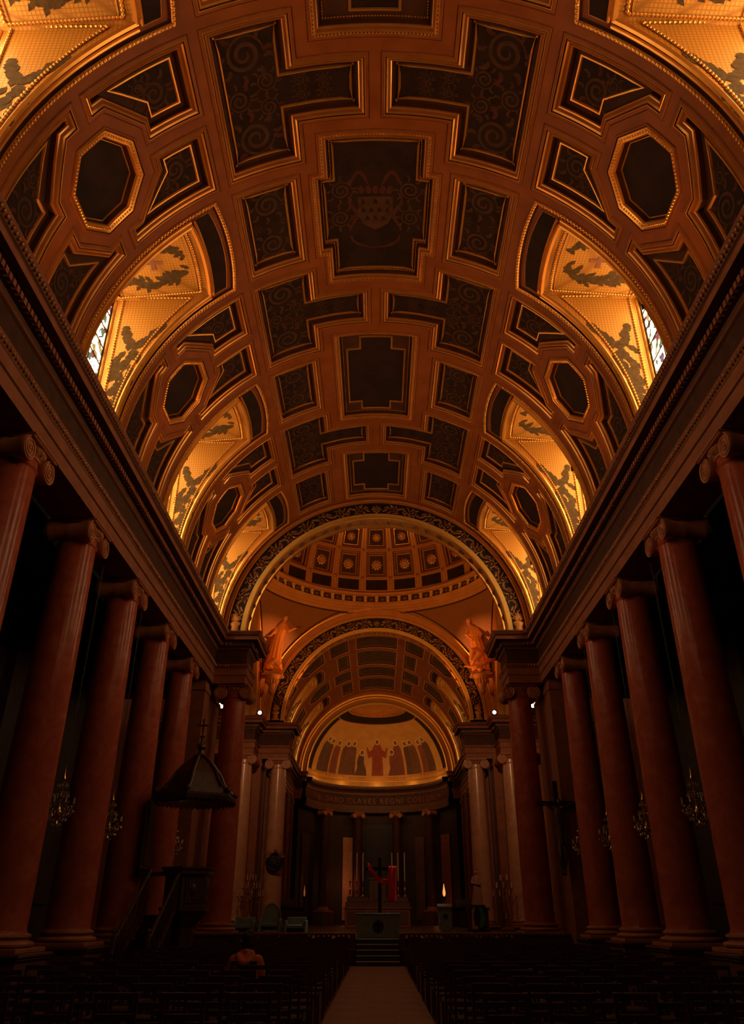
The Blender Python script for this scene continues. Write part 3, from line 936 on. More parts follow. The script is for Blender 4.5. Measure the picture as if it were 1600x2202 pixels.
NC = column_meshes(.565, .48, .95, 10.85)
NCS = NC['shaft'][0].mesh('shaft', M['marble'])
ordn = ['nearest', 'second', 'third', 'fourth', 'last']
for i, y in enumerate((14.05, 18.05, 22.05, 26.05, 30.05)):
    for k in (-1, 1):
        sd = 'pulpit side' if k < 0 else 'crucifix side'
        extra = {(-1, 3): ', the one the pulpit leans against'}.get((k, i), '')
        make_column(NC, NCS, '%s polished red marble nave column on the %s%s' % (ordn[i], sd, extra), (k * 8.0, y, 0), 'red marble nave columns', .48, 10.85)
CC1 = column_meshes(.60, .51, 1.0, 10.85)
CCS = CC1['shaft'][0].mesh('shaft', M['marble'])
CCP = CC1['shaft'][0].mesh('shaft', M['marble_pale'])
for k in (-1, 1):
    sd = 'pulpit side' if k < 0 else 'crucifix side'
    make_column(CC1, CCS, 'red marble column carrying the near crossing arch, %s' % sd, (k * 6.5, 34.25, 0), 'crossing columns', .51, 10.85, rz=PI / 2)
    make_column(CC1, CCP, 'pale marble column under the far chancel arch, %s' % sd, (k * 6.62, 52.6, 0), 'pale crossing columns', .51, 10.85, rz=PI / 2)
    make_column(CC1, CCP, 'pale marble column at the far transept corner, %s' % sd, (k * 8.64, 50.74, 0), 'pale crossing columns', .51, 10.85, rz=PI / 2)

# piers
def pier(nm, label, x0, x1, y0, y1, z1, m=M['stone']):
    mb = MB()
    mb.box(x0, x1, y0, y1, 0, z1, 0)
    mb.box(x0 - .08, x1 + .08, y0 - .08, y1 + .08, 0, 1.0, 0, .03)
    mb.box(x0 - .06, x1 + .06, y0 - .06, y1 + .06, z1 - .5, z1 - .3, 0, .03)
    o = obj(nm, mb, m, smooth=0)
    return struct(o, label)
for k, n in ((-1, 1), (1, 2)):
    sd = 'pulpit side' if k < 0 else 'crucifix side'
    a = lambda u, v: (min(k * u, k * v), max(k * u, k * v))
    pier('wall_pier_%d' % n, 'brown pier behind the near crossing column, %s' % sd, *a(7.56, 8.9), 32.7, 36.0, 10.84)
    pier('wall_pier_%d' % (n + 2), 'brown pier behind the far crossing columns, %s' % sd, *a(7.70, 9.2), 51.85, 53.2, 10.84)
    im = MB().box(*a(5.5, 9.2), 33.6, 35.5, 13.08, 13.25).box(*a(5.5, 9.2), 52.2, 53.3, 13.08, 13.25)
    struct(obj('trim_impost', im, M['stone'], smooth=0), 'plain impost blocks under the crossing arches, %s' % sd)

# ------------------------------------------------------------------ crossing arches
def arch_sweep(mb, prof, y0, zc, xc=0, n=64, a0=0, a1=PI):
    for i in range(len(prof) - 1):
        rows = [[(xc + prof[j][0] * math.cos(a0 + (a1 - a0) * t / n), y0 + prof[j][1], zc + prof[j][0] * math.sin(a0 + (a1 - a0) * t / n)) for t in range(n + 1)] for j in (i, i + 1)]
        mb.grid(rows, prof[i][2])

def scroll_mesh(flip):
    """acanthus scroll about 0.95 long and 0.5 high, lying in the local xz plane, facing -y"""
    mb = MB()
    f = -1 if flip else 1
    pts, rad = [], []
    for i in range(34):
        t = i / 33
        a = -PI * .55 + t * PI * 3.3
        r = .215 * (1 - .78 * t)
        pts.append((.05 + r * math.cos(a), -.02 - .03 * t, f * (r * math.sin(a))))
        rad.append(.030 * (1 - .35 * t))
    mb.tube(pts, rad, 5)
    # stem from the neighbour
    st = [(-.50 + .06 * i, -.02, f * (.16 * math.cos(i / 8 * PI) * -1)) for i in range(9)]
    mb.tube(st, .026, 5)
    # leaves round the scroll
    for a, L in ((0.2, .13), (1.0, .12), (1.9, .14), (2.7, .12), (3.6, .13), (4.5, .11), (5.4, .12)):
        c = Vector((.05 + .22 * math.cos(a), -.02, f * .22 * math.sin(a)))
        d = Vector((math.cos(a + .7), 0, f * math.sin(a + .7))) * L
        q = Vector((-d.z, 0, d.x)) * .38
        mb.bead(c + d * .3, d, q, Vector((0, -.035, 0)))
    for x, z, L in ((-.33, .13, .13), (-.40, -.06, .12), (.40, .1, .12), (-.2, -.19, .1)):
        d = Vector((L, 0, f * L * .7)); q = Vector((-d.z, 0, d.x)) * .4
        mb.bead(Vector((x, -.015, f * z)), d, q, Vector((0, -.035, 0)))
    mb.ball((.05, -.05, 0), (.05, .03, .05), 8, 4)
    return mb
def urn_mesh():
    mb = MB()
    prof = [(.02, -.05), (.26, -.04), (.28, .02), (.2, .08), (.15, .16), (.19, .2), (.19, .24), (.14, .28), (.2, .36), (.26, .46), (.25, .52), (.14, .58)]
    rows = [[(r * math.cos(PI * j / 10), -.03 - .22 * r * math.sin(PI * j / 10), z) for j in range(11)] for r, z in prof]
    mb.grid(rows)
    for a, L in ((-1.0, .3), (-.6, .38), (-.25, .45), (0, .5), (.25, .45), (.6, .38), (1.0, .3)):
        d = Vector((math.sin(a), 0, math.cos(a))) * L * .5
        q = Vector((-d.z, 0, d.x)) * .28
        mb.bead(Vector((0, -.04, .56)) + d, d, q, Vector((0, -.05, 0)))
    return mb
def rosette_mesh(r=.2, n=8, y=True):
    mb = MB()
    for ring, (rr, pr, hh) in enumerate(((r, r * .42, .05), (r * .58, r * .32, .08))):
        for i in range(n):
            a = 2 * PI * (i + .5 * ring) / n
            rad = Vector((math.cos(a), 0, math.sin(a)))
            mb.bead(rad * (rr - pr) + Vector((0, -.01 - .03 * ring, 0)), rad * pr, Vector((-rad.z, 0, rad.x)) * pr * .62, Vector((0, -hh, 0)))
    mb.ball((0, -.07, 0), (r * .22, .05, r * .22), 8, 4)
    return mb
SCR = [scroll_mesh(False).mesh('scroll_ornament', M['bronze']), scroll_mesh(True).mesh('scroll_ornament', M['bronze'])]
URN = urn_mesh().mesh('urn_ornament', M['gold_dim'])
ROS = rosette_mesh().mesh('rosette', M['bronze'])
ROSG = rosette_mesh(.26).mesh('rosette', M['bronze'])
ARM = [M['cream'], M['dark_ground'], M['gold'], M['ochre']]

def crossing_arch(name, label, y, depth, ri, ro, redge, zc=ZS):
    prof = [(redge, 0, 3), (ro + .30, 0, 2), (ro + .26, -.05, 2), (ro + .20, -.06, 3), (ro + .12, -.03, 2), (ro + .08, -.06, 2), (ro + .03, -.05, 1), (ro, .05, 1), (ri + .27, .05, 0), (ri + .26, -.02, 0), (ri + .06, -.02, 2), (ri + .04, -.05, 2), (ri + .01, -.04, 0),
            (ri, .03, 3), (ri, .2, 2), (ri + .06, .26, 3), (ri + .06, depth - .26, 2), (ri, depth - .2, 3), (ri, depth, 3), (redge, depth, 3)]
    mb = MB()
    arch_sweep(mb, prof, y, zc)
    o = obj(name, mb, ARM, None, smooth=40)
    struct(o, label)
    rm = (ri + .27 + ro) / 2
    nsc = int(PI * rm / .99 / 2)
    for s in (-1, 1):
        for i in range(nsc):
            a = PI / 2 - s * ((.34 + .5 * .99 + i * .97) / rm)
            if a < .14 or a > PI - .14: continue
            me = SCR[i % 2]
            g = (ro - ri - .27) / .56
            inst('scroll_ornament', me, o, (rm * math.cos(a), y + .05, zc + rm * math.sin(a)), (0, PI / 2 - a, 0), (s, 1, g))
        a = PI / 2 - s * (PI / 2 - .02)
        inst('urn_ornament', URN, o, (s * rm, y + .05, zc + .08), (0, 0, 0))
    inst('rosette', ROSG, o, (0, y + .05, zc + rm))
    n = 29
    for i in range(n):
        a = PI * (i + .5) / n
        inst('rosette', ROS, o, ((ri + .06) * math.cos(a), y + depth * .5, zc + (ri + .06) * math.sin(a)), (Matrix.Rotation(PI / 2 - a, 3, 'Y') @ Matrix.Rotation(PI / 2, 3, 'X')).to_euler())
    return o
ar1 = crossing_arch('trim_9', 'great round arch with a scroll band between nave and crossing', A1, 1.05, 6.17, 7.0, 8.6)
ar2 = crossing_arch('trim_10', 'round arch with a scroll band at the mouth of the chancel', A2, 1.0, 6.30, 7.25, 8.05)
# plain arches towards the transepts
CC, CR = 43.4, 8.0
for k in (-1, 1):
    mb = MB()
    for prof in ([(8.05, 0, 0), (6.5, 0, 0), (6.45, .03, 0), (6.45, .4, 1), (6.5, .45, 1), (6.5, 1.3, 0), (6.45, 1.6, 0), (8.05, 1.6, 0)],):
        arch_sweep(mb, prof, 0, ZS)
    Mx = Matrix(((0, -k * -1, 0, k * CR), (1, 0, 0, CC), (0, 0, 1, 0), (0, 0, 0, 1)))
    mb2 = MB().join(mb, Mx)
    struct(obj('trim_%d' % (11 if k < 0 else 12), mb2, [M['ochre'], M['cream']], smooth=40), 'plain ochre arch opening to the transept, %s' % ('pulpit side' if k < 0 else 'crucifix side'))

# ------------------------------------------------------------------ pendentives
RHO = CR * math.sqrt(2)
def pend_pt(az, q, lift=0):
    r = RHO - lift
    z = math.sqrt(max(0, r * r - q * q))
    return (q * math.cos(az), CC + q * math.sin(az), ZS + z)
for idx, (base, nm) in enumerate(((PI / 4, 'far crucifix side'), (3 * PI / 4, 'far pulpit side'), (5 * PI / 4, 'near pulpit side'), (7 * PI / 4, 'near crucifix side'))):
    mb = MB()
    rows = []
    N = 36
    for i in range(N + 1):
        az = base - PI / 4 + PI / 2 * i / N
        qm = CR / max(abs(math.cos(az)), abs(math.sin(az)))
        rows.append([pend_pt(az, CR + (qm - CR) * j / 14) for j in range(15)])
    mb.grid(rows)
    o = struct(obj('wall_pendentive_%d' % (idx + 1), mb, M['ochre'], smooth=60), 'gilded pendentive under the dome, %s' % nm)
    # sunk lattice field with its own border
    pn, bd = MB(), MB()
    rows, bt, bb = [], [], []
    for i in range(N + 1):
        f = .09 + .82 * i / N
        az = base - PI / 4 + PI / 2 * f
        qm = CR / max(abs(math.cos(az)), abs(math.sin(az)))
        q0, q1 = CR + .22, max(CR + .25, qm - .12 - .25 * abs(f - .5))
        q1 = min(q1, 10.9)
        rows.append([pend_pt(az, q0 + (q1 - q0) * j / 10, .02) for j in range(11)])
        bt.append(pend_pt(az, q0, .03)); bb.append(pend_pt(az, q1, .03))
    pn.grid(rows)
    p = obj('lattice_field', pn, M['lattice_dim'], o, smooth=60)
    for L, r in ((bt, .05), (bb, .05), ([bt[0], bb[0]], .05), ([bt[-1], bb[-1]], .05)):
        bd.tube(L, r, 6)
    obj('dark_border', bd, M['recess'], o)
    ins = MB()
    ins.tube([(a[0], a[1], a[2] ) for a in [pend_pt(base - PI / 4 + PI / 2 * (.03 + .94 * i / 30), CR / max(abs(math.cos(base - PI / 4 + PI / 2 * (.03 + .94 * i / 30))), abs(math.sin(base - PI / 4 + PI / 2 * (.03 + .94 * i / 30)))) - .03, .02) for i in range(31)]], .06, 6)
    obj('gilt_rib', ins, M['gold'], o)

# ------------------------------------------------------------------ dome
ZR = ZS + CR                  # foot of the dome ring
dome = bpy.data.objects.new('ceiling.001', None)
COL.objects.link(dome)
struct(dome, 'coffered dome with rosettes over the crossing')
ring = MB()
ring.lathe([(8.08, -.05), (7.95, -.02), (7.93, .06), (7.88, .10), (7.80, .12), (7.78, .22), (7.70, .30), (7.62, .33), (7.60, .38), (7.92, .40), (7.92, .93), (7.72, .96), (7.66, 1.02), (7.62, 1.12), (7.70, 1.16), (7.9, 1.18)], 120, (0, CC, ZR), cap=False)
obj('ring_cornice', ring, M['ochre'], dome, smooth=40)
fg = MB().lathe([(7.905, .41), (7.905, .92)], 120, (0, CC, ZR), cap=False)
obj('frieze_ground', fg, M['recess'], dome, smooth=40)
blk = MB(); blk.box(-.11, .11, -.10, .16, -.25, .25, 0, .02); blk.box(-.13, .13, -.13, .16, .14, .24, 0, .02); blk.bead((0, -.10, -.05), (.075, 0, 0), (0, 0, .15), (0, -.06, 0))
blkm = blk.mesh('frieze_block', M['cream'])
ROSS = rosette_mesh(.19, 6).mesh('frieze_rosette', M['bronze'])
NB = 60
for i in range(NB):
    a = 2 * PI * i / NB
    inst('frieze_block', blkm, dome, (7.86 * math.cos(a), CC + 7.86 * math.sin(a), ZR + .665), (0, 0, a - PI / 2))
    a += PI / NB
    inst('frieze_rosette', ROSS, dome, (7.89 * math.cos(a), CC + 7.89 * math.sin(a), ZR + .665), (0, 0, a - PI / 2))
RD, ZD = 8.0, ZR + 1.15
def Dm(az, ps, h=0.0):
    r = RD - h
    return (r * math.cos(ps) * math.cos(az), r * math.cos(ps) * math.sin(az), r * math.sin(ps))
rows_ = [(R_(2.2), R_(8.2)), (R_(9.6), R_(23.2)), (R_(24.8), R_(36.2)), (R_(37.6), R_(47.2)), (R_(48.4), R_(56.5))]
NS = 24
dv = 2 * PI / NS
# rib shell
shell = MB()
ps_edges = [0.0] + [x for r in rows_ for x in r] + [R_(60), R_(70), R_(80), R_(89.9)]
for i in range(NS):
    a0 = PI / 2 + dv * i - dv / 2          # coffer i lies between a0+g and a0+dv-g
    for j in range(len(ps_edges) - 1):
        p0, p1 = ps_edges[j], ps_edges[j + 1]
        hole = j % 2 == 1 and j < 10
        g = dv * .115
        spans = [(a0, a0 + g), (a0 + dv - g, a0 + dv)] if hole else [(a0, a0 + g), (a0 + g, a0 + dv - g), (a0 + dv - g, a0 + dv)]
        for (b0, b1) in spans:
            nn = 4 if (b1 - b0) > dv * .5 else 1
            np_ = 3 if p1 - p0 > .1 else 1
            shell.grid([[Dm(b0 + (b1 - b0) * u / nn, p0 + (p1 - p0) * v / np_) for u in range(nn + 1)] for v in range(np_ + 1)])
obj('dome_ribs', shell, M['ochre'], dome, (0, CC, ZD), smooth=50)
def dome_map(a, b, h):       # a: metres along the parallel at the row, b: metres up the meridian
    return Dm(PI / 2 + a / RD, b / RD, h)
rods = MB()
for i in range(NS):
    a0 = PI / 2 + dv * i - dv / 2
    for off_ in (-dv * .05, dv * .05):
        rods.tube([Dm(a0 + off_, R_(1 + 58 * j / 24), .02) for j in range(25)], .035, 5)
for p0 in (R_(8.9), R_(24), R_(36.9), R_(47.8), R_(1.0), R_(58)):
    rods.tube([Dm(2 * PI * j / 120, p0, .02) for j in range(120)], .045, 5, closed=True)
obj('gilt_ribs', rods, M['gold'], dome, (0, CC, ZD))
knob = MB().bead((0, 0, 0), (.12, 0, 0), (0, 0, .12), (0, -.06, 0)).mesh('rib_boss', M['bronze'])
for ri_, (p0, p1) in enumerate(rows_):
    half = dv * (.5 - .115) * RD
    poly = [(-half, p0 * RD), (half, p0 * RD), (half, p1 * RD), (-half, p1 * RD)]
    if ri_ == 0:
        fr, pn, bd = coffer(poly, dome_map, prof=[(0, 0, 2), (.02, -.06, 1), (.05, -.08, 1)], end=[(0, -.08, 1), (.01, -.08, 1)])
        fm, pm = fr.mesh('coffer_frame', [M['gold'], M['recess'], M['ochre'], M['gold_dim']]), pn.mesh('coffer_panel', M['paint'])
    else:
        k = (p1 - p0) / (rows_[1][1] - rows_[1][0])
        fr, pn, bd = coffer(poly, dome_map, prof=[(0, 0, 2), (.02 * k, -.02, 2), (.05 * k, -.22, 2), (.15 * k, -.23, 1), (.17 * k, -.40, 2)], end=[(0, -.40, 2), (.08 * k, -.40, 0), (.09 * k, -.34, 0), (.12 * k, -.34, 0), (.14 * k, -.46, 1)])
        fm, pm = fr.mesh('coffer_frame', [M['gold'], M['recess'], M['dome_red'], M['gold_dim']]), pn.mesh('coffer_panel', M['recess'])
        pc = (p0 + p1) / 2
        rs = rosette_mesh(.42 * k * (1 if ri_ < 3 else .8), 10)
        loc = Vector(Dm(PI / 2, pc, -.43))
        Rm = Matrix.Translation(loc) @ Matrix.Rotation(pc, 4, 'X')
        rm_ = MB().join(rs, Rm).mesh('rosette', M['gold_dim'])
    for i in range(NS):
        f = inst('coffer_frame', fm, dome, (0, CC, ZD), (0, 0, dv * i))
        inst('coffer_panel', pm, f)
        if ri_: inst('rosette', rm_, f)
    if ri_ < 4:
        for i in range(NS):
            a = PI / 2 + dv * (i + .5); pb = (p1 + rows_[ri_ + 1][0]) / 2
            q = Dm(a, pb, .03)
            inst('rib_boss', knob, dome, (q[0], CC + q[1], ZD + q[2]), (Matrix.Rotation(a - PI / 2, 3, 'Z') @ Matrix.Rotation(pb, 3, 'X')).to_euler())
# ------------------------------------------------------------------ chancel vault
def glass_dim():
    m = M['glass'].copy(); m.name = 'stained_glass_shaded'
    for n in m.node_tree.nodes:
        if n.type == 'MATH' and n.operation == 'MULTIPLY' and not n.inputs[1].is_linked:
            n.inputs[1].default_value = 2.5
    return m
CH0, CH1 = A2B, 71.9
def chancel():
    root = bpy.data.objects.new('ceiling.002', None); COL.objects.link(root)
    struct(root, 'dim gold coffered barrel vault over the chancel')
    holes = []
    cache = {}
    prof = [(0, 0, 0), (.04, .03, 0), (.09, .03, 0), (.13, -.03, 1), (.2, -.14, 1)]
    end = [(0, -.14, 3), (.03, -.12, 3), (.06, -.14, 1)]
    def put(key, poly, dc):
        h = [(s, e + dc) for s, e in poly]
        if min(q[1] for q in h) < CH0 + .05 or max(q[1] for q in h) > CH1 - .05: return
        holes.append(subdiv(ccw(h), .5))
        if key not in cache:
            fr, pn, bd = coffer(poly, V, prof=prof, end=end, ml=.5, step=.6)
            cache[key] = (fr.mesh('coffer_frame', [M['gold_dim'], M['recess'], M['beam'], M['gold_dim']]), pn.mesh('painted_panel', M['paint_chancel']))
        f = inst('coffer_frame', cache[key][0], root, (0, dc, 0))
        inst('painted_panel', cache[key][1], f)
    def bulge(k, e0, e1):
        P = [(k * 4.3, e0), (k * 6.3, e0), (k * 6.3, e1), (k * 4.3, e1)]
        m = (e0 + e1) / 2
        return [(k * 4.3, e0), (k * 6.0, e0)] + [(k * (6.0 + .75 * math.sin(PI * i / 8)), e0 + (e1 - e0) * i / 8) for i in range(1, 8)] + [(k * 6.0, e1), (k * 4.3, e1)]
    for dc in (56.75, 64.75):
        put('m', [(-1.7, -1.5), (1.7, -1.5), (1.7, 1.5), (-1.7, 1.5)], dc)
        for k in (-1, 1):
            put(('a', k), [(k * 2.2, -1.5), (k * 3.9, -1.5), (k * 3.9, 1.5), (k * 2.2, 1.5)], dc)
            put(('b', k), bulge(k, -1.5, 1.5), dc)
            put(('f', k), [(k * 7.3, -1.3), (k * 10.9, -1.3), (k * 10.9, 1.3), (k * 7.3, 1.3)], dc)
    for dc in (60.75, 68.75):
        put('c', [(-1.7, -2.0), (1.7, -2.0), (1.7, 2.0), (-1.7, 2.0)], dc)
        for k in (-1, 1):
            put(('d', k), [(k * 2.2, -2.0), (k * 3.4, -2.0), (k * 3.4, 2.0), (k * 2.2, 2.0)], dc)
            h = [(s, e + dc) for s, e in arc_lun(k, 4.53, .2, 1.70, 11.46)]
            holes.append(subdiv(ccw(h)))
            lunette(LUNC, k, dc, root)
    S = RV * PI / 2
    out = subdiv(ccw([(-S, CH0), (S, CH0), (S, CH1), (-S, CH1)]), .6)
    v, f = fill(out, holes, .6)
    obj('vault_beams', MB().add([V(a, b, 0) for a, b in v], f, 0), M['beam'], root, smooth=60)
LUNC = {}
chancel()
_keep = _pane
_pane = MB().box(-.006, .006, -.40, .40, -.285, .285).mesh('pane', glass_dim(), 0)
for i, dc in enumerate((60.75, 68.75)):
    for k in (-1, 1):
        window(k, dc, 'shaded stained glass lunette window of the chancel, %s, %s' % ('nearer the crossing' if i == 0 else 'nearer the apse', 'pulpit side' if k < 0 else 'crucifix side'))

# ------------------------------------------------------------------ apse
AY = 72.0
def asweep(mb, prof, n=48, a0=0, a1=PI, c=(0, AY)):
    for i in range(len(prof) - 1):
        rows = [[(c[0] + prof[j][0] * math.cos(a0 + (a1 - a0) * t / n), c[1] + prof[j][0] * math.sin(a0 + (a1 - a0) * t / n), prof[j][1]) for t in range(n + 1)] for j in (i, i + 1)]
        mb.grid(rows, prof[i][2] if len(prof[i]) > 2 else 0)
mb = MB()
arch_sweep(mb, [(8.4, 0, 3), (7.35, 0, 0), (7.2, -.08, 2), (7.05, -.05, 3), (6.95, -.1, 2), (6.85, 0, 3), (6.5, .1, 0), (6.45, .04, 2), (6.38, .1, 0), (6.38, .5, 3)], 71.6, ZS - .2)
struct(obj('trim_13', mb, ARM, smooth=40), 'gilt arch ring framing the apse half dome')
apse = bpy.data.objects.new('ceiling.003', None); COL.objects.link(apse)
struct(apse, 'golden half dome of the apse with a row of painted figures')
RA, ZA = 6.6, 12.85
def C(az, ps, h=0.0):
    r = RA - h
    return (r * math.cos(ps) * math.cos(az), AY + r * math.cos(ps) * math.sin(az), ZA + r * math.sin(ps))
def conch_patch(p0, p1, a0=0.0, a1=PI, n=48, m=10, h=0.0):
    return MB().grid([[C(a0 + (a1 - a0) * i / n, p0 + (p1 - p0) * j / m, h) for i in range(n + 1)] for j in range(m + 1)])
obj('lower_gilt_band', conch_patch(R_(-3), R_(4)), M['cream'], apse, smooth=60)
obj('ornament_band', conch_patch(R_(4), R_(8)), mat('ornament_band', (0.42, 0.17, 0.04), .5, 0, (0.6, 0.28, 0.06), 3.0, kind='lattice', lo=.2, hi=.4), apse, smooth=60)
obj('mural_ground', conch_patch(R_(8), R_(56)), M['mural'], apse, smooth=60)
obj('dark_upper_band', conch_patch(R_(56), R_(66)), M['dark_ground'], apse, smooth=60)
obj('conch_crown', conch_patch(R_(66), R_(89.5)), M['ochre'], apse, smooth=60)
rg = MB()
for p_, r_ in ((8, .05), (4, .07), (-3, .09), (56, .05), (66, .09), (70, .05), (76, .07)):
    rg.tube([C(PI * i / 48, R_(p_), .02) for i in range(49)], r_, 5)
obj('gilt_rings', rg, M['gold'], apse)
bdm = MB()
for i in range(70):
    a = PI * (i + .5) / 70
    c = Vector(C(a, R_(68), .02))
    bdm.bead(c, (.09 * -math.sin(a), .09 * math.cos(a), 0), (0, 0, .1), (-.05 * math.cos(a), -.05 * math.sin(a), -.05))
tag(obj('gilt_beads', bdm, M['gold'], apse), kind='stuff')
for sg in (0, 1):
    a0, a1 = (R_(3), R_(17)) if sg == 0 else (R_(163), R_(177))
    obj('dark_side_band', conch_patch(R_(8), R_(60), a0, a1, 6, 14, .02), M['dark_ground'], apse, smooth=60)

# painted robed figures: flat print on the half dome, cut to outline
def figure_print(az, base, hgt, wid, robe, kneel=False, turn=0, arms=None):
    g = bpy.data.objects.new('painted_figure', None); COL.objects.link(g); g.parent = apse
    def P(x, z, h):
        # x metres sideways, z metres up on the curved ground
        return C(az - x / (RA * math.cos(base)), base + z / RA, h)
    def shape(nm, pts, m, h):
        v, f = fill(subdiv(ccw(pts), .25), (), .25)
        o = obj(nm, MB().add([P(a, b, h) for a, b in v], f), m, g, smooth=0)
    s = hgt / 2.6
    w = wid
    if kneel:
        body = [(-w * .9, 0), (w * 1.0, 0), (w * .95, .5 * s), (w * .55, 1.2 * s), (w * .5, 1.75 * s), (w * .25, 2.05 * s), (-w * .3, 2.05 * s), (-w * .55, 1.7 * s), (-w * .6, 1.2 * s), (-w * .5, .7 * s)]
    else:
        body = [(-w * .75, 0), (w * .8, 0), (w * .78, .8 * s), (w * .72, 1.5 * s), (w * .66, 1.95 * s), (w * .3, 2.2 * s), (-w * .3, 2.2 * s), (-w * .68, 1.92 * s), (-w * .72, 1.4 * s), (-w * .68, .7 * s)]
    shape('robe', body, robe, .030)
    if arms:
        for sx in arms:
            shape('sleeve', [(sx * w * .3, 1.95 * s), (sx * w * 1.15, 1.62 * s), (sx * w * 1.5, 1.95 * s), (sx * w * 1.62, 1.85 * s), (sx * w * 1.25, 1.15 * s), (sx * w * .5, 1.35 * s)], robe, .034)
    zc = (2.05 if kneel else 2.22) * s + .17
    cx = turn * .06
    circ = lambda r, n=14, cx=cx, zc=zc: [(cx + r * math.cos(2 * PI * i / n), zc + r * 1.12 * math.sin(2 * PI * i / n)) for i in range(n)]
    shape('halo', circ(.29), M['halo'], .032)
    shape('hair', circ(.20), M['robe_dark'], .040)
    shape('face', [(cx + turn * .05 + .12 * math.cos(2 * PI * i / 12), zc - .05 + .15 * math.sin(2 * PI * i / 12)) for i in range(12)], M['face'], .046)
    # folds of the robe
    for fx in (-.35, 0, .35):
        shape('robe_fold', [(fx * w, .05), (fx * w + .05, .05), (fx * w * .7 + .03, 1.4 * s), (fx * w * .7, 1.4 * s)], M['robe_dark'], .038)
b8 = R_(9)
A = lambda deg: R_(90 - deg)
figs = [(-58, 2.55, .55, 'robe_dark', False, 1, None), (-51, 2.45, .42, 'robe_dark', False, 1, None), (-42, 2.4, .48, 'robe_plum', False, 1, None), (-31, 2.45, .55, 'robe_brown', False, 1, None), (-24.5, 2.5, .52, 'robe_brown', False, 1, None),
        (-15, 1.9, .50, 'robe_dark', True, 1, None), (0, 2.75, .58, 'robe_red', False, 0, (-1, 1)), (14.5, 1.95, .5, 'robe_plum', True, -1, None), (20, 2.6, .5, 'robe_plum', False, -1, None), (30, 2.45, .42, 'robe_dark', False, -1, None),
        (36, 2.5, .58, 'robe_brown', False, -1, None), (46.5, 2.4, .42, 'robe_plum', False, -1, None), (54, 2.55, .6, 'robe_dark', False, -1, None)]
for az, h, w, rb, kn, tn, ar in figs:
    figure_print(A(az * 1.03), b8, h * 1.36, w * 1.32, M[rb], kn, tn, ar)

# apse entablature, frieze lettering, wall
mb = MB()
asweep(mb, [(7.9, 12.9, 3), (6.62, 12.86, 0), (5.92, 12.78, 0), (5.95, 12.6, 3), (6.0, 12.45, 0), (6.35, 12.35, 3), (6.4, 12.2, 0), (6.42, 12.02, 0), (6.5, 11.98, 2), (6.5, 11.1, 0), (6.4, 11.05, 0), (6.42, 10.75, 0), (6.45, 10.4, 0), (7.4, 10.4, 0)])
ae = struct(obj('trim_14', mb, [M['dark_stone'], M['bronze'], M['frieze'], M['frieze']], smooth=30), 'curved dark entablature of the apse with an inscription')
def letter_arc(text, r, z, size, parent):
    cu = bpy.data.curves.new('lettering', 'FONT'); cu.body = text; cu.size = size; cu.align_x = 'CENTER'; cu.extrude = .02; cu.space_character = 1.25
    to = bpy.data.objects.new('lettering', cu); COL.objects.link(to)
    dg = bpy.context.evaluated_depsgraph_get(); dg.update()
    me = bpy.data.meshes.new_from_object(to.evaluated_get(dg)); me.name = 'lettering'
    bpy.data.objects.remove(to)
    for v in me.vertices:
        x, y, d = v.co
        a = PI / 2 - x / r
        rr = r - .02 - d
        v.co = (rr * math.cos(a), AY + rr * math.sin(a), z + y)
    me.materials.clear(); me.materials.append(M['letters'])
    return inst('lettering', me, parent)
letter_arc('TIBI DABO CLAVES REGNI COELORUM', 6.5, 11.24, .72, ae)
mb = MB()
asweep(mb, [(7.1, 0, 0), (7.1, 10.5, 0)])
aw = struct(obj('wall_apse', mb, M['aisle'], smooth=60), 'dark curved wall of the apse')
for azd, wd, m in ((-24, .5, 'marble_pale'), (35, .5, 'dark_stone'), (-70, .8, 'dark_stone'), (64, .8, 'stone'), (0, 1.5, 'iron')):  # panel colours carry the candlelit spot and the gloom around it
    p = MB()
    asweep(p, [(6.98, 1.2), (6.98, 8.2 if azd else 9.4)], 6, R_(90 - azd) - wd / 7, R_(90 - azd) + wd / 7)
    obj('marble_panel' if azd else 'niche_shade_panel', p, M[m], aw, smooth=0)  # the middle one is a flat dark sheet in place of niche shade
AC = column_meshes(.44, .37, 1.9, 10.4, ped=False)
ACS = AC['shaft'][0].mesh('shaft', M['frieze'])
for i, d in enumerate((-53, -17.7, 17.7, 53)):
    a = R_(90 - d)
    c = make_column(AC, ACS, 'slim dark apse column, %s of the four counted from the pulpit side' % ordn[i].replace('nearest', 'first').replace('fourth', 'last'), (6.15 * math.cos(a), AY + 6.15 * math.sin(a), 0), 'apse columns', .37, 10.4, rz=a)
    pl = MB().box(-.75, .75, -.75, .75, .85, 1.9, 0, .03)
    obj('pedestal', pl, M['dark_stone'], c)
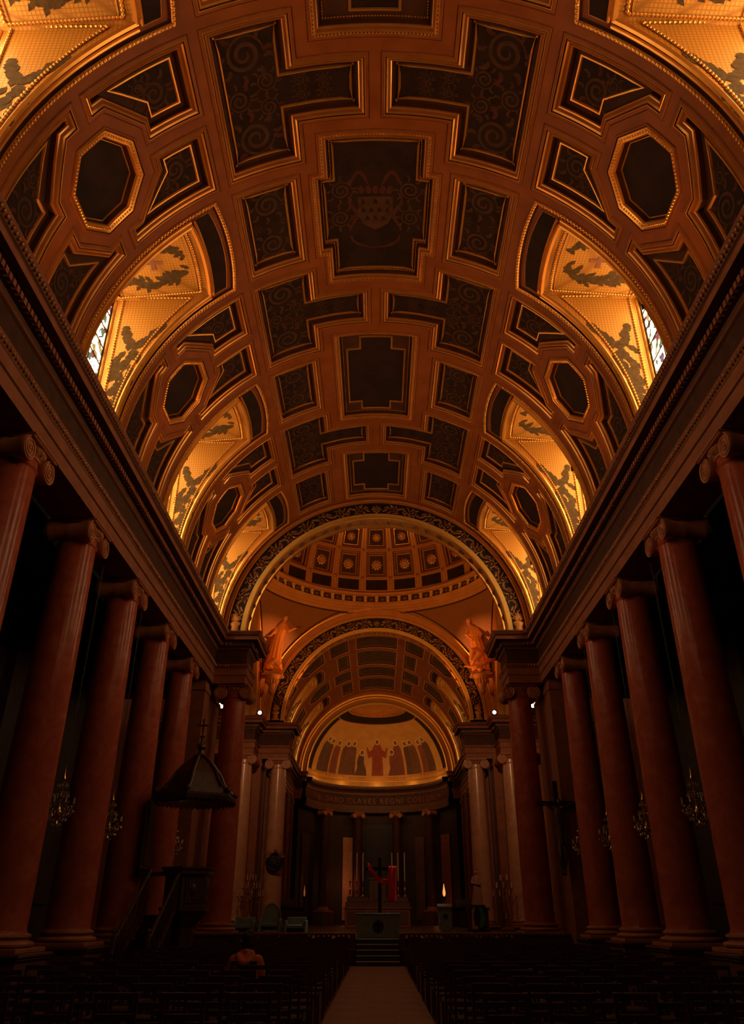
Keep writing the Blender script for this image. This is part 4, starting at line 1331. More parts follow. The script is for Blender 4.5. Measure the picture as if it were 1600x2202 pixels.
# chancel side walls with pilasters
for k in (-1, 1):
    w = MB().box(min(k * 7.6, k * 8.1), max(k * 7.6, k * 8.1), 53.3, 72.3, 0, 10.85)
    o = struct(obj('wall_left_chancel' if k < 0 else 'wall_right_chancel', w, M['dark_stone'], smooth=0), 'dark side wall of the chancel, %s' % ('pulpit side' if k < 0 else 'crucifix side'))
    pil = MB()
    pil.box(-.16, .2, -.45, .45, 1.9, 10.85, 0); pil.box(-.22, .2, -.52, .52, .85, 1.9, 0, .03); pil.box(-.2, .2, -.5, .5, 1.9, 2.1, 0, .03); pil.box(-.24, .2, -.55, .55, 10.3, 10.6, 0, .05)
    for e in (-.3, -.1, .1, .3):
        pil.box(-.19, -.15, e - .05, e + .05, 2.3, 10.1, 0)
    pm = pil.mesh('pilaster', M['stone'])
    for y in (54.3, 57.8, 60.4, 63.9, 66.5, 70.5):
        inst('pilaster', pm, o, (k * 7.6, y, 0), (0, 0, PI if k < 0 else 0))
    pn = MB().box(-.06, .05, -.9, .9, 2.2, 8.5, 0, .02)
    pmm = pn.mesh('marble_panel', M['marble'])
    for y in (56.05, 62.15, 68.5):
        inst('marble_panel', pmm, o, (k * 7.6, y, 0))
    st = MB().box(-.7, .4, -8.0, 8.0, .85, 1.9, 0, .02); st.box(-.3, .4, -8.0, 8.0, 1.9, 2.7, 0, .02)
    for i in range(17):
        st.box(-.72, .3, -8 + i - .04, -8 + i + .04, .85, 2.15, 0)
    tag(obj('choir_stall', st, M['black_wood'], None, (k * 6.85, 62.5, 0), (0, 0, PI if k < 0 else 0), smooth=0), 'dark wooden choir stalls along the chancel wall, %s' % ('pulpit side' if k < 0 else 'crucifix side'), 'stalls')

# ------------------------------------------------------------------ transepts and aisles
for k in (-1, 1):
    sd = 'pulpit side' if k < 0 else 'crucifix side'
    w = MB().box(min(k * 13.0, k * 13.4), max(k * 13.0, k * 13.4), -2, 36.3, 0, 11.2)
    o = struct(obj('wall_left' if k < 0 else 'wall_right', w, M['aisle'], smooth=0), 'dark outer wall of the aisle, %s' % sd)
    pil = MB().box(-.35, .1, -.5, .5, 0, 10.8, 0); pil.box(-.42, .1, -.58, .58, 0, 1.2, 0, .03); pil.box(-.42, .1, -.58, .58, 10.1, 10.5, 0, .05)
    pm = pil.mesh('pilaster', M['aisle'])
    pn = MB().box(-.1, .05, -.75, .75, 2.0, 4.6, 0, .03).mesh('darkened_stone_panel', M['aisle'])  # pale stone given the dark aisle colour to sink into the gloom
    for y in (14.05, 18.05, 22.05, 26.05, 30.05):
        inst('pilaster', pm, o, (k * 13.0, y, 0), (0, 0, PI if k < 0 else 0))
        inst('darkened_stone_panel', pn, o, (k * 13.0, y + 2, 0), (0, 0, PI if k < 0 else 0))
    cl = MB().box(min(k * 8.75, k * 12.98), max(k * 8.75, k * 12.98), -2, 36.2, 10.95, 11.15)
    for y in (14.05, 18.05, 22.05, 26.05, 30.05):
        cl.box(min(k * 8.75, k * 12.98), max(k * 8.75, k * 12.98), y - .4, y + .4, 10.5, 10.98)
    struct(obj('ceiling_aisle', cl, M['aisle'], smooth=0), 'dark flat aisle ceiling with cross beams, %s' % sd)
    w = MB().box(min(k * 16, k * 16.4), max(k * 16, k * 16.4), 36.0, 52.5, 0, 20)
    w.box(min(k * 8.6, k * 16.2), max(k * 8.6, k * 16.2), 52.2, 52.6, 0, 19)
    struct(obj('wall_left_transept' if k < 0 else 'wall_right_transept', w, M['stone'], smooth=0), 'brown wall of the transept, %s' % sd)
    WN[0] += 1
    tw = bpy.data.objects.new('window_%d' % WN[0], None); COL.objects.link(tw); struct(tw, 'small bright window high in the transept, %s' % sd)
    tw.location = (k * 10.9, 52.17, 14.55)
    inst('pane', _keep, tw, (0, 0, 0), (0, 0, PI / 2)); inst('pane', _keep, tw, (0, 0, .6), (0, 0, PI / 2))
    obj('window_frame', MB().box(-.45, .45, -.03, .02, -.33, -.28).box(-.45, .45, -.03, .02, .28, .31).box(-.45, .45, -.03, .02, .88, .93).box(-.45, -.40, -.03, .02, -.3, .9).box(.40, .45, -.03, .02, -.3, .9), M['lead'], tw, smooth=0)

# ------------------------------------------------------------------ floor, stage and steps
fl = MB().box(-17, 17, -3, 33.6, -.2, 0)
struct(obj('floor', fl, M['floor'], smooth=0), 'dark stone floor of the nave')
rn = MB()
rnm = []
run = struct(obj('floor_aisle', MB().box(-.98, .98, 4, 31.45, 0, .006), M['runner'], smooth=0), 'stone centre aisle between the chairs, crossing light painted in')
slab = MB().box(-.322, .322, -.622, .622, .002, .012, 0, .003).mesh('paving_slab', M['runner'])
for i in range(22):
    for j in (-1, 0, 1):
        inst('paving_slab', slab, run, (j * .65, 4.7 + i * 1.25 + (.3 if j == 0 else 0), 0))
SZ = .85
pf = MB().box(-17, 17, 33.0, 80, 0, SZ)
struct(obj('floor.001', pf, M['floor'], smooth=0), 'raised stage floor of the crossing and chancel')
stp = struct(bpy.data.objects.new('stage_steps', None), 'five dark green carpeted steps at the head of the aisle')
COL.objects.link(stp)
stm = mat('green_carpet', (0.055, 0.065, 0.05), .8)
edge = mat('step_edge', (0.75, 0.72, 0.62), .35, .1)
for i in range(5):
    z1 = SZ * (i + 1) / 5
    y0 = 31.5 + i * .3
    s = obj('step', MB().box(-.80, .80, y0, 33.01, z1 - SZ / 5, z1, 0, .012), stm, stp, smooth=0)
    obj('step_edge', MB().box(-.80, .80, y0 - .012, y0 + .03, z1 - .028, z1 + .004, 0), edge, s, smooth=0)

# communion rail: pedestal wall, balusters, top rail
bal = MB().lathe([(.06, 0), (.06, .05), (.035, .07), (.05, .16), (.062, .22), (.05, .29), (.03, .36), (.035, .39), (.06, .41), (.06, .45)], 10).mesh('baluster', M['marble_pale'])  # pale colour stands in for the light on the balusters
for k in (-1, 1):
    sd = 'pulpit side' if k < 0 else 'crucifix side'
    t = thing('communion_rail', 'low dark balustrade beside the steps, %s' % sd, 'balustrade', (0, 32.75, 0))
    a = lambda u, v: (min(k * u, k * v), max(k * u, k * v))
    b = MB().box(*a(.85, 5.5), -.16, .16, 0, .5, 0, .01); b.box(*a(.85, 5.5), -.19, .19, .44, .52, 0, .02)
    obj('plinth', b, M['dark_stone'], t)
    r = MB().box(*a(.85, 5.5), -.16, .16, .97, 1.06, 0, .02)
    obj('rail', r, M['stone'], t)
    for x in (.95, 3.2, 5.4):
        obj('rail_post', MB().box(k * x - .12, k * x + .12, -.14, .14, .5, 1.0, 0, .01), M['dark_stone'], t)
    for i in range(22):
        x = 1.2 + i * .19
        if abs(x - 3.2) < .15: continue
        inst('baluster', bal, t, (k * x, 0, .52))
# ------------------------------------------------------------------ crystal chandeliers between the columns
def make_chandelier(label, loc):
    t = thing('chandelier', label, 'chandelier', loc, 0, 'crystal chandeliers of the arcades')
    ch = MB()
    for i in range(59):
        z = .9 + i * .1
        ch.tube([(.022 * math.cos(a), .0 if i % 2 else .022 * math.cos(a) * 0, z + .06 * math.sin(a)) if i % 2 else (0, .022 * math.cos(a), z + .06 * math.sin(a)) for a in [2 * PI * j / 6 for j in range(6)]], .006, 4, closed=True)
    ch.lathe([(.03, 6.70), (.09, 6.76), (.10, 6.795)], 10)
    obj('chain', ch, M['iron'], t)
    st = MB().lathe([(.01, -.45), (.05, -.40), (.03, -.33), (.07, -.25), (.10, -.15), (.05, -.05), (.03, .1), (.06, .2), (.03, .3), (.025, .6), (.05, .66), (.02, .74), (.008, .95)], 12)
    obj('stem', st, M['brass'], t)
    am = MB().tube([(.04, 0, -.15), (.15, 0, -.26), (.30, 0, -.22), (.36, 0, -.06), (.36, 0, 0)], .013, 6)
    am.lathe([(.055, 0), (.06, .02), (.03, .03), (.03, .06)], 8, (.36, 0, 0))
    ca = MB().lathe([(.014, .05), (.014, .19), (.004, .21)], 8, (.36, 0, 0))
    amm, cam_ = am.mesh('arm', M['brass']), ca.mesh('candle', M['wax'])
    for i in range(8):
        a = inst('arm', amm, t, (0, 0, 0), (0, 0, 2 * PI * i / 8))
        inst('candle', cam_, a)
    rg = MB()
    for r, z in ((.30, -.10), (.19, .32), (.12, .55)):
        rg.tube([(r * math.cos(2 * PI * j / 24), r * math.sin(2 * PI * j / 24), z) for j in range(24)], .012, 5, closed=True)
    obj('hoops', rg, M['brass'], t)
    cr = MB()
    rnd = random.Random(5)
    def drop(x, y, z, s):
        b = len(cr.v)
        cr.add([(x, y, z + s * .6)] + [(x + s * .42 * math.cos(a), y + s * .42 * math.sin(a), z) for a in (0, PI / 2, PI, 1.5 * PI)] + [(x, y, z - s)], [(0, 1, 2), (0, 2, 3), (0, 3, 4), (0, 4, 1), (5, 2, 1), (5, 3, 2), (5, 4, 3), (5, 1, 4)])
    for r, z, n in ((.30, -.16, 22), (.36, -.10, 16), (.19, .26, 16), (.12, .5, 10), (.22, -.30, 14), (.10, -.42, 8)):
        for i in range(n):
            a = 2 * PI * i / n
            drop(r * math.cos(a), r * math.sin(a), z, .05)
    for i in range(8):
        for j in range(5):
            q = j / 4
            a = 2 * PI * (i + .5) / 8
            r = .12 + .18 * q
            drop(r * math.cos(a), r * math.sin(a), .52 - .55 * q - .12 * math.sin(PI * q), .035)
    tag(obj('crystal_drops', cr, M['crystal'], t, smooth=0), kind='stuff')
    return t
pos = ['between the second and third columns', 'between the third and fourth columns', 'between the fourth and last columns', 'between the last column and the pier']
c0 = None
for k in (-1, 1):
    for i, y in enumerate((20.05, 24.05, 28.05, 32.0)):
        if k < 0 and i == 2: continue
        lb = 'crystal and brass chandelier hung %s, %s' % (pos[i], 'pulpit side' if k < 0 else 'crucifix side')
        if c0 is None: c0 = make_chandelier(lb, (k * 8.0, y, 4.05))
        else: dup(c0, (k * 8.0, y, 4.05), None, lb)

# ------------------------------------------------------------------ pulpit
pt = thing('pulpit', 'carved dark oak pulpit with stairs and a domed sounding board', 'pulpit', (-5.9, 25.9, 0))
def octa(r, z0, z1, mb, n=6, r1=None, rot=PI / 6):
    r1 = r if r1 is None else r1
    vs = [(r * math.cos(rot + 2 * PI * i / n), r * math.sin(rot + 2 * PI * i / n), z0) for i in range(n)] + [(r1 * math.cos(rot + 2 * PI * i / n), r1 * math.sin(rot + 2 * PI * i / n), z1) for i in range(n)]
    mb.add(vs, [tuple(range(n - 1, -1, -1)), tuple(range(n, 2 * n))] + [(i, (i + 1) % n, n + (i + 1) % n, n + i) for i in range(n)])
tub = MB()
octa(.25, 0, .15, tub, 6, .45); octa(.45, .15, .3, tub); octa(.32, .3, 1.3, tub, 6, .36); octa(.36, 1.3, 1.75, tub, 6, .72)
octa(.80, 1.75, 1.85, tub); octa(.70, 1.85, 2.75, tub); octa(.84, 2.75, 2.82, tub); octa(.80, 2.82, 2.90, tub)
obj('tub', tub, M['wood'], pt, smooth=0)
pn = MB().box(-.24, .24, -.03, .03, 1.95, 2.65, 0, .02); pn.box(-.17, .17, -.045, .03, 2.02, 2.58, 0, .015); pn.bead((0, -.04, 2.3), (.12, 0, 0), (0, 0, .2), (0, -.05, 0))
pnm = pn.mesh('carved_panel', M['wood'])
for i in range(6):
    a = 2 * PI * i / 6
    if i == 3: continue
    inst('carved_panel', pnm, pt, (.61 * math.cos(a), .61 * math.sin(a), 0), (0, 0, a + PI / 2))
rail = MB(); octa(.86, 2.89, 2.95, rail)
obj('cushioned_rim', rail, M['wood'], pt, smooth=0)
obj('back_board', MB().box(-1.45, -1.37, -.5, .5, 2.8, 4.9, 0, .02).box(-1.38, -1.33, -.36, .36, 3.0, 4.7, 0, .02).box(-1.45, -1.37, -.5, .5, 2.8, 2.9).box(-1.42, -.5, -.25, .25, 2.72, 2.82, 0, .01), M['wood'], pt, smooth=0)
sb = MB()
octa(1.15, 4.80, 4.86, sb); octa(1.32, 4.86, 4.98, sb, 6, 1.36); octa(1.36, 4.98, 5.05, sb); octa(1.24, 5.05, 5.22, sb, 6, 1.16)
for z0, z1, r0, r1 in ((5.22, 5.42, 1.02, .92), (5.42, 5.75, .88, .72), (5.75, 6.05, .72, .46), (6.05, 6.25, .46, .22)):
    octa(r0, z0, z1, sb, 6, r1)
s = obj('sounding_board', sb, M['wood'], pt, smooth=0)
ribs = MB()
for i in range(6):
    a = PI / 6 + 2 * PI * i / 6
    ribs.tube([(r * math.cos(a), r * math.sin(a), z) for r, z in ((1.34, 5.08), (1.12, 5.26), (.92, 5.46), (.74, 5.78), (.47, 6.07), (.22, 6.28))], .05, 6)
    ribs.ball((1.32 * math.cos(a), 1.32 * math.sin(a), 5.15), .1, 8, 5)
obj('carved_ribs', ribs, M['wood'], s)
obj('hanging_pendants', (lambda b: [b.bead((1.25 * math.cos(2 * PI * (i + .5) / 42), 1.25 * math.sin(2 * PI * (i + .5) / 42), 4.86), (.05 * math.cos(2 * PI * i / 42), .05 * math.sin(2 * PI * i / 42), 0), (-.05 * math.sin(2 * PI * i / 42), .05 * math.cos(2 * PI * i / 42), 0), (0, 0, -.09)) for i in range(42)] and b)(MB()), M['wood'], s)
fin = MB().lathe([(.2, 6.25), (.24, 6.32), (.12, 6.4), (.09, 6.5), (.16, 6.6), (.15, 6.68), (.06, 6.75), (.05, 6.9), (.09, 6.96), (.03, 7.02), (.025, 7.1)], 12)
fin.box(-.03, .03, -.03, .03, 7.08, 7.55, 0, .01); fin.box(-.18, .18, -.03, .03, 7.30, 7.36, 0, .01)
obj('cross_finial', fin, M['wood'], s)
# stairs spiralling down towards the viewer
sta = MB()
for i in range(9):
    sta.box(-.95, -.15, -.75 - .3 * (i + 1), -.75 - .3 * i, 0, 1.85 - .2 * (i + 1), 0, .01)
obj('stairs', sta, M['black_wood'], pt, smooth=0)
for x in (-1.0, -.1):
    h = MB()
    h.tube([(x, -.65, 2.85), (x, -3.4, 1.05)], .045, 6)
    h.box(x - .05, x + .05, -3.5, -3.38, 0, 1.2, 0, .015); h.ball((x, -3.44, 1.27), .07, 8, 5)
    h.add([(x - .02, -.7, 1.75), (x - .02, -3.4, .05), (x - .02, -3.4, .2), (x - .02, -.7, 1.95), (x + .02, -.7, 1.75), (x + .02, -3.4, .05), (x + .02, -3.4, .2), (x + .02, -.7, 1.95)], [(0, 1, 2, 3), (7, 6, 5, 4), (0, 4, 5, 1), (3, 2, 6, 7), (1, 5, 6, 2), (0, 3, 7, 4)])
    o = obj('banister', h, M['wood'], pt)
    for i in range(11):
        f = (i + .5) / 11
        y = -.7 - 2.7 * f
        inst('banister_spindle', MB().lathe([(.02, 0), (.03, .2), (.018, .45), (.03, .6), (.02, .86)], 6).mesh('banister_spindle', M['wood']), o, (x, y, 1.95 - 1.75 * f))

# ------------------------------------------------------------------ figures: statues and the seated person
def limb(mb, pts, rad, n=10, flat=1.0):
    mb.tube(pts, rad, n, flat=flat)
    mb.ball(pts[0], rad[0], 10, 6); mb.ball(pts[-1], rad[-1], 10, 6)
def robe(mb, secs, n=28, folds=0.0, nf=9):
    """secs: (centre, rx, ry); wavy below"""
    rows = []
    for i, (c, rx, ry) in enumerate(secs):
        f = folds * (1 - i / (len(secs) - 1))
        rows.append([(c[0] + rx * (1 + f * math.sin(nf * a)) * math.cos(a), c[1] + ry * (1 + f * math.sin(nf * a)) * math.sin(a), c[2]) for a in [2 * PI * j / n for j in range(n)]])
    b = len(mb.v)
    mb.grid(rows, 0, cu=True)
    k = b + (len(secs) - 1) * n
    mb.f += [tuple(b + j for j in range(n - 1, -1, -1)), tuple(k + j for j in range(n))]; mb.m += [0, 0]
def head(mb, c, s, d=(0, -1)):
    """head with brow, nose, chin; d = facing in plan, s = head height"""
    x, y, z = c
    dx, dy = d
    mb.ball(c, (s * .36, s * .40, s * .5), 14, 10)
    f = lambda q, h: (x + dx * q * s, y + dy * q * s, z + h * s)
    mb.ball(f(.14, -.18), (s * .24, s * .26, s * .30), 10, 8)
    mb.ball(f(.40, -.06), (s * .06, s * .07, s * .12), 8, 6)
    mb.ball(f(.34, .08), (s * .22, s * .10, s * .06), 8, 6)
    mb.ball(f(.33, -.30), (s * .12, s * .09, s * .06), 8, 6)
    for sg in (-1, 1):
        mb.ball((x - dy * sg * s * .36, y + dx * sg * s * .36, z - .03 * s), (s * .06, s * .08, s * .13), 6, 5)
def hand(mb, c, d, s, side=1):
    d = Vector(d).normalized(); c = Vector(c)
    q = d.cross(Vector((0, 0, 1)));  q = q.normalized() if q.length > .1 else Vector((1, 0, 0))
    mb.ball(tuple(c + d * s * .35), s * .34, 8, 6)
    for i, L in enumerate((.8, .95, .88, .66)):
        o = q * (i - 1.5) * s * .18
        p0 = c + d * s * .5 + o; p1 = p0 + d * s * L * .55 + Vector((0, 0, -.06 * s)); p2 = p1 + d * s * L * .4 + Vector((0, 0, -.2 * s))
        limb(mb, [tuple(p0), tuple(p1), tuple(p2)], [s * .11, s * .10, s * .08], 6)
    p0 = c + d * s * .2 - q * s * .3 * side; limb(mb, [tuple(p0), tuple(p0 - q * s * .25 * side + d * s * .25), tuple(p0 - q * s * .25 * side + d * s * .55)], [s * .11, s * .1, s * .08], 6)

# trumpet angel on the far pendentive, pulpit side: tall, leaning with the curve of the wall
def angel(kind):
    mb = MB()
    if kind == 'left':
        secs = [((0, 0, 0), .62, .42), ((.02, 0, .5), .52, .38), ((.10, -.02, 1.1), .44, .34), ((.20, -.05, 1.8), .40, .32), ((.30, -.10, 2.3), .36, .28), ((.42, -.16, 2.8), .40, .28), ((.52, -.22, 3.15), .34, .24), ((.58, -.25, 3.35), .14, .14)]
        robe(mb, secs, 36, .13, 10)
        head(mb, (.70, -.34, 3.62), .50, (.75, -.66))
        limb(mb, [(.78, -.28, 3.05), (1.02, -.42, 2.62), (1.42, -.5, 2.78)], [.15, .12, .08])
        hand(mb, (1.42, -.5, 2.78), (1, -.1, .15), .2)
        limb(mb, [(.22, -.2, 3.05), (-.02, -.42, 2.55), (-.22, -.5, 2.28)], [.15, .12, .08])
        hand(mb, (-.22, -.5, 2.28), (-.5, -.2, -.5), .2)
        # mantle over the shoulders falling to the feet
        limb(mb, [(.2, .08, 3.2), (-.05, .12, 2.4), (-.22, .1, 1.4), (-.42, .05, .4)], [.18, .26, .26, .22], 10, .7)
        limb(mb, [(-.3, -.3, .15), (.15, -.42, .5), (.5, -.35, .2)], [.2, .22, .2])
    else:
        secs = [((0, 0, -.1), .55, .40), ((-.05, 0, .45), .62, .42), ((-.1, -.06, .95), .56, .44), ((-.14, -.08, 1.5), .42, .36), ((-.26, -.1, 2.1), .40, .32), ((-.40, -.14, 2.6), .42, .30), ((-.50, -.18, 2.95), .34, .24), ((-.56, -.2, 3.12), .14, .14)]
        robe(mb, secs, 36, .15, 9)
        head(mb, (-.70, -.30, 3.36), .5, (-.7, -.7))
        limb(mb, [(-.70, -.25, 2.85), (-.92, -.45, 2.3), (-.62, -.6, 1.95)], [.15, .12, .08]); hand(mb, (-.62, -.6, 1.95), (.6, -.3, -.2), .2)
        limb(mb, [(-.18, -.25, 2.85), (.12, -.45, 2.35), (-.15, -.6, 1.9)], [.15, .12, .08]); hand(mb, (-.15, -.6, 1.9), (-.8, -.3, -.2), .2)
        # crossed knees and swirling drapery
        limb(mb, [(-.05, -.2, 1.25), (-.6, -.55, 1.15), (-.72, -.55, .45)], [.26, .22, .13])
        limb(mb, [(.1, -.2, 1.2), (-.15, -.6, .9), (-.55, -.62, .35)], [.26, .22, .13])
        limb(mb, [(-.9, -.4, .05), (-.4, -.5, .0), (.15, -.4, .35), (.62, -.15, .6)], [.08, .2, .26, .16], 10, .7)
        limb(mb, [(-1.15, -.3, .12), (-.6, -.42, .1), (-.1, -.4, -.1)], [.07, .16, .2], 10, .6)
        limb(mb, [(-.2, .1, 2.9), (.1, .15, 2.2), (.3, .12, 1.3), (.42, .0, .5)], [.16, .24, .24, .2], 10, .7)
    return remesh(mb, .035, M['angel'], 'robed_body', 4)
for k, kind, lb in ((-1, 'left', 'gilded robed statue with outstretched arm on the far pendentive, pulpit side'), (1, 'right', 'gilded crouching statue in swirling drapery on the far pendentive, crucifix side')):
    base = Vector((k * 7.12, 50.25, 16.42))
    t = thing('pendentive_statue', lb, 'statue', base)
    inst('robed_body', angel(kind), t)
    if kind == 'left':
        tr = MB().tube([(-.42, -.55, 2.1), (-.2, -.5, 2.3), (.1, -.45, 2.62)], [.07, .035, .03], 8)
        tr.lathe([(.03, 0), (.06, .04), (.05, .1)], 8, (-.47, -.57, 2.02))
        obj('rod', tr, M['recess'], t)
        fl_ = MB()
        for a in range(3):
            q = Vector((math.cos(a * 2.1), 0, math.sin(a * 2.1))) * .08
            fl_.bead(Vector((1.62, -.5, 2.82)) + q, q * .7, Vector((-q.z, 0, q.x)) * .5, (0, -.04, 0))
        obj('sprig', fl_, M['recess'], t)
    else:
        obj('open_book', MB().box(-.62, -.16, -.78, -.66, 1.78, 2.08, 0, .02).box(-.41, -.37, -.80, -.64, 1.76, 2.10, 0, .01), M['angel'], t, smooth=0)
    br = MB().box(-.72, .72, -.30, .75, -.42, -.28, 0, .03)
    br.box(-.60, .60, -.22, .75, -.28, -.14, 0, .02)
    br.lathe([(.02, -1.75), (.12, -1.7), (.24, -1.5), (.22, -1.2), (.34, -.9), (.48, -.6), (.55, -.42)], 16)
    for a in range(7):
        ang = PI + PI * (a + .5) / 7
        br.bead((.40 * math.cos(ang), .40 * math.sin(ang), -.85), (0, 0, .22), (-.1 * math.sin(ang), .1 * math.cos(ang), 0), (.1 * math.cos(ang), .1 * math.sin(ang), 0))
    obj('leafy_bracket', br, M['ochre'], t)

# white statue on a dark pedestal, crucifix side of the stage
def standing_statue(s):
    mb = MB()
    robe(mb, [((0, 0, 0), .30, .26), ((0, 0, .35), .26, .22), ((.02, 0, .8), .22, .18), ((.03, 0, 1.1), .20, .16), ((.02, 0, 1.3), .22, .15), ((0, 0, 1.45), .18, .13), ((0, 0, 1.52), .07, .07)], 28, .14, 8)
    head(mb, (0, -.02, 1.68), .24)
    mb.lathe([(.10, 1.78), (.11, 1.82), (.13, 1.87), (.06, 1.86)], 10, (0, 0, 0))
    limb(mb, [(-.18, 0, 1.40), (-.25, -.08, 1.15), (-.06, -.2, 1.12)], [.07, .06, .04]); hand(mb, (-.06, -.2, 1.12), (1, -.1, .1), .09)
    limb(mb, [(.18, 0, 1.40), (.27, -.08, 1.13), (.10, -.2, 1.06)], [.07, .06, .04]); hand(mb, (.10, -.2, 1.06), (-1, -.1, .1), .09)
    # child on the arm
    robe(mb, [((.16, -.18, 1.05), .11, .1), ((.16, -.18, 1.25), .09, .08), ((.16, -.18, 1.32), .04, .04)], 14)
    head(mb, (.16, -.19, 1.40), .15)
    return remesh(mb, .018, M['statue'], 'robed_figure', 3)
vs = thing('madonna_statue', 'grey stone statue of a crowned robed woman with child on a dark pedestal', 'statue', (5.55, 47.0, SZ))
inst('robed_figure', standing_statue(1), vs, (0, 0, 1.20), (0, 0, -.25), (1.02, 1.02, 1.02))
pd = MB().box(-.62, .62, -.5, .5, 0, .15, 0, .02); pd.box(-.52, .52, -.42, .42, .15, 1.03, 0, .02); pd.box(-.6, .6, -.5, .5, 1.03, 1.16, 0, .03)
pd.lathe([(.45, 1.16), (.47, 1.19), (.42, 1.22)], 20)
obj('pedestal', pd, M['dark_stone'], vs)
ic = thing('icon_panel', 'tilted painted panel with yellow and teal figure before the statue pedestal', 'painting', (5.2, 44.0, SZ))
obj('board', MB().prism([(-.38, -.05), (.38, -.05), (.38, .05), (-.38, .05)], .12, 1.25), M['emblem'], ic, smooth=0)
def pane_shape(pts, y, m, nm):
    n = len(pts)
    b = MB().add([(x, y, z) for x, z in pts] + [(x, y + .02, z) for x, z in pts], [tuple(range(n)), tuple(range(2 * n - 1, n - 1, -1))] + [(i, n + i, n + (i + 1) % n, (i + 1) % n) for i in range(n)])
    obj(nm, b, m, ic, smooth=0)
pane_shape([(-.36, .14), (-.05, .14), (-.05, .28), (-.22, .34), (-.24, .8), (-.14, 1.2), (-.34, 1.05)], -.075, M['yellow'], 'yellow_field')
pane_shape([(.02, .18), (.26, .3), (.36, .7), (.26, 1.0), (.10, 1.2), (.02, 1.16), (.12, .85), (.06, .5)], -.075, M['teal'], 'teal_field')
obj('stand', MB().box(-.3, .3, .05, .3, 0, .12, 0, .01), M['black_wood'], ic, smooth=0)

# ------------------------------------------------------------------ stage furniture
al = thing('altar_block', 'plain verdigris bronze altar block at the head of the steps', 'altar', (0.02, 33.9, SZ))
obj('block', MB().box(-.84, .84, -.45, .45, 0, .80, 0, .015), M['verdigris'], al, smooth=0)
obj('table_slab', MB().box(-.87, .87, -.48, .48, .80, .86, 0, .012), M['verdigris'], al, smooth=0)
em = MB()
em.lathe([(.20, 0), (.22, .01), (.19, .02)], 24)
ob = obj('emblem', MB().join(em, Matrix.Translation((0, -.455, .40)) @ Matrix.Rotation(PI / 2, 4, 'X')).join(MB().box(-.03, .03, -.475, -.45, .16, .66).box(-.16, .16, -.475, -.45, .42, .47)), M['emblem'], al, smooth=0)
# draped cross behind it
cx = thing('draped_cross', 'dark wooden cross with a red cloth hung over its arms behind the altar block', 'cross', (0.10, 36.0, SZ))
obj('post', MB().box(-.07, .07, -.07, .07, 0, 3.0, 0, .01), M['black_wood'], cx, smooth=0)
obj('crossbar', MB().box(-.62, .62, -.06, .06, 2.50, 2.64, 0, .01), M['black_wood'], cx, smooth=0)
obj('foot', MB().box(-.35, .35, -.35, .35, 0, .12, 0, .02), M['black_wood'], cx, smooth=0)
rows = []
for i in range(41):
    t = i / 40
    if t < .62:
        u = t / .62
        x = -.50 + 1.02 * u
        z = 2.66 - .62 * math.sin(min(1, u * 1.15) * PI * .62) ** 1.0 + (.0 if u < .85 else .9 * (u - .85) / .15 * .62)
        w = .16 + .10 * (1 - u)
        row = [(x + .05 * math.sin(j * 2.1), -.10 - .03 * math.sin(j * 1.8 + t * 6), z - w * .5 + w * j / 8) for j in range(9)]
    else:
        u = (t - .62) / .38
        row = [(.36 + .34 * j / 8 + .02 * math.sin(u * 5 + j), -.10 - .035 * math.sin(j * 1.9 + u * 2), 2.68 - 1.42 * u) for j in range(9)]
    rows.append(row)
cl1 = MB().grid([r for i, r in enumerate(rows) if i <= 24]); cl1.grid([r for i, r in enumerate(rows) if i >= 25])
dr = obj('red_drape', cl1, M['red_cloth'], cx, smooth=80)
dm = dr.modifiers.new('thick', 'SOLIDIFY'); dm.thickness = .015
# high altar far back with candlesticks
ha = thing('high_altar', 'brown marble high altar with a stepped back in the chancel', 'altar', (0, 60.0, SZ))
obj('altar_table', MB().box(-2.3, 2.3, -.6, .6, 0, 1.15, 0, .03).box(-2.4, 2.4, -.7, .7, 1.15, 1.27, 0, .03), M['stone'], ha, smooth=0)
obj('gradine', MB().box(-2.3, 2.3, .2, .9, 1.2, 1.6, 0, .02).box(-2.2, 2.2, .4, .9, 1.6, 1.9, 0, .02), M['dark_stone'], ha, smooth=0)
obj('tabernacle', MB().box(-.6, .6, .2, .9, 1.6, 3.0, 0, .03).box(-.75, .75, .15, .95, 3.0, 3.15, 0, .03).box(-.3, .3, .12, .25, 1.75, 2.8, 0, .02), M['dark_stone'], ha, smooth=0)
obj('front_panels', MB().box(-2.1, -.8, -.64, -.55, .2, 1.0, 0, .03).box(-.6, .6, -.64, -.55, .2, 1.0, 0, .03).box(.8, 2.1, -.64, -.55, .2, 1.0, 0, .03), M['dark_stone'], ha, smooth=0)
cs = None
for i, x in enumerate((-1.98, -1.5, -1.06, 1.06, 1.5, 1.98)):
    lb = 'tall candlestick with a pale candle on the high altar, %s from the pulpit side' % ['first', 'second', 'third', 'fourth', 'fifth', 'last'][i]
    if cs is None:
        cs = thing('altar_candlestick', lb, 'candlestick', (x, 60.55, SZ + 1.902), 0, 'high altar candlesticks')
        obj('stick', MB().lathe([(.16, 0), (.17, .05), (.08, .12), (.05, .3), (.09, .42), (.04, .55), (.035, .9), (.08, 1.0), (.1, 1.04), (.03, 1.06)], 12), M['brass'], cs)
        obj('candle', MB().lathe([(.04, 1.05), (.04, 2.9), (.01, 2.95)], 10), M['wax'], cs)
    else:
        dup(cs, (x, 60.55, SZ + 1.902), None, lb)
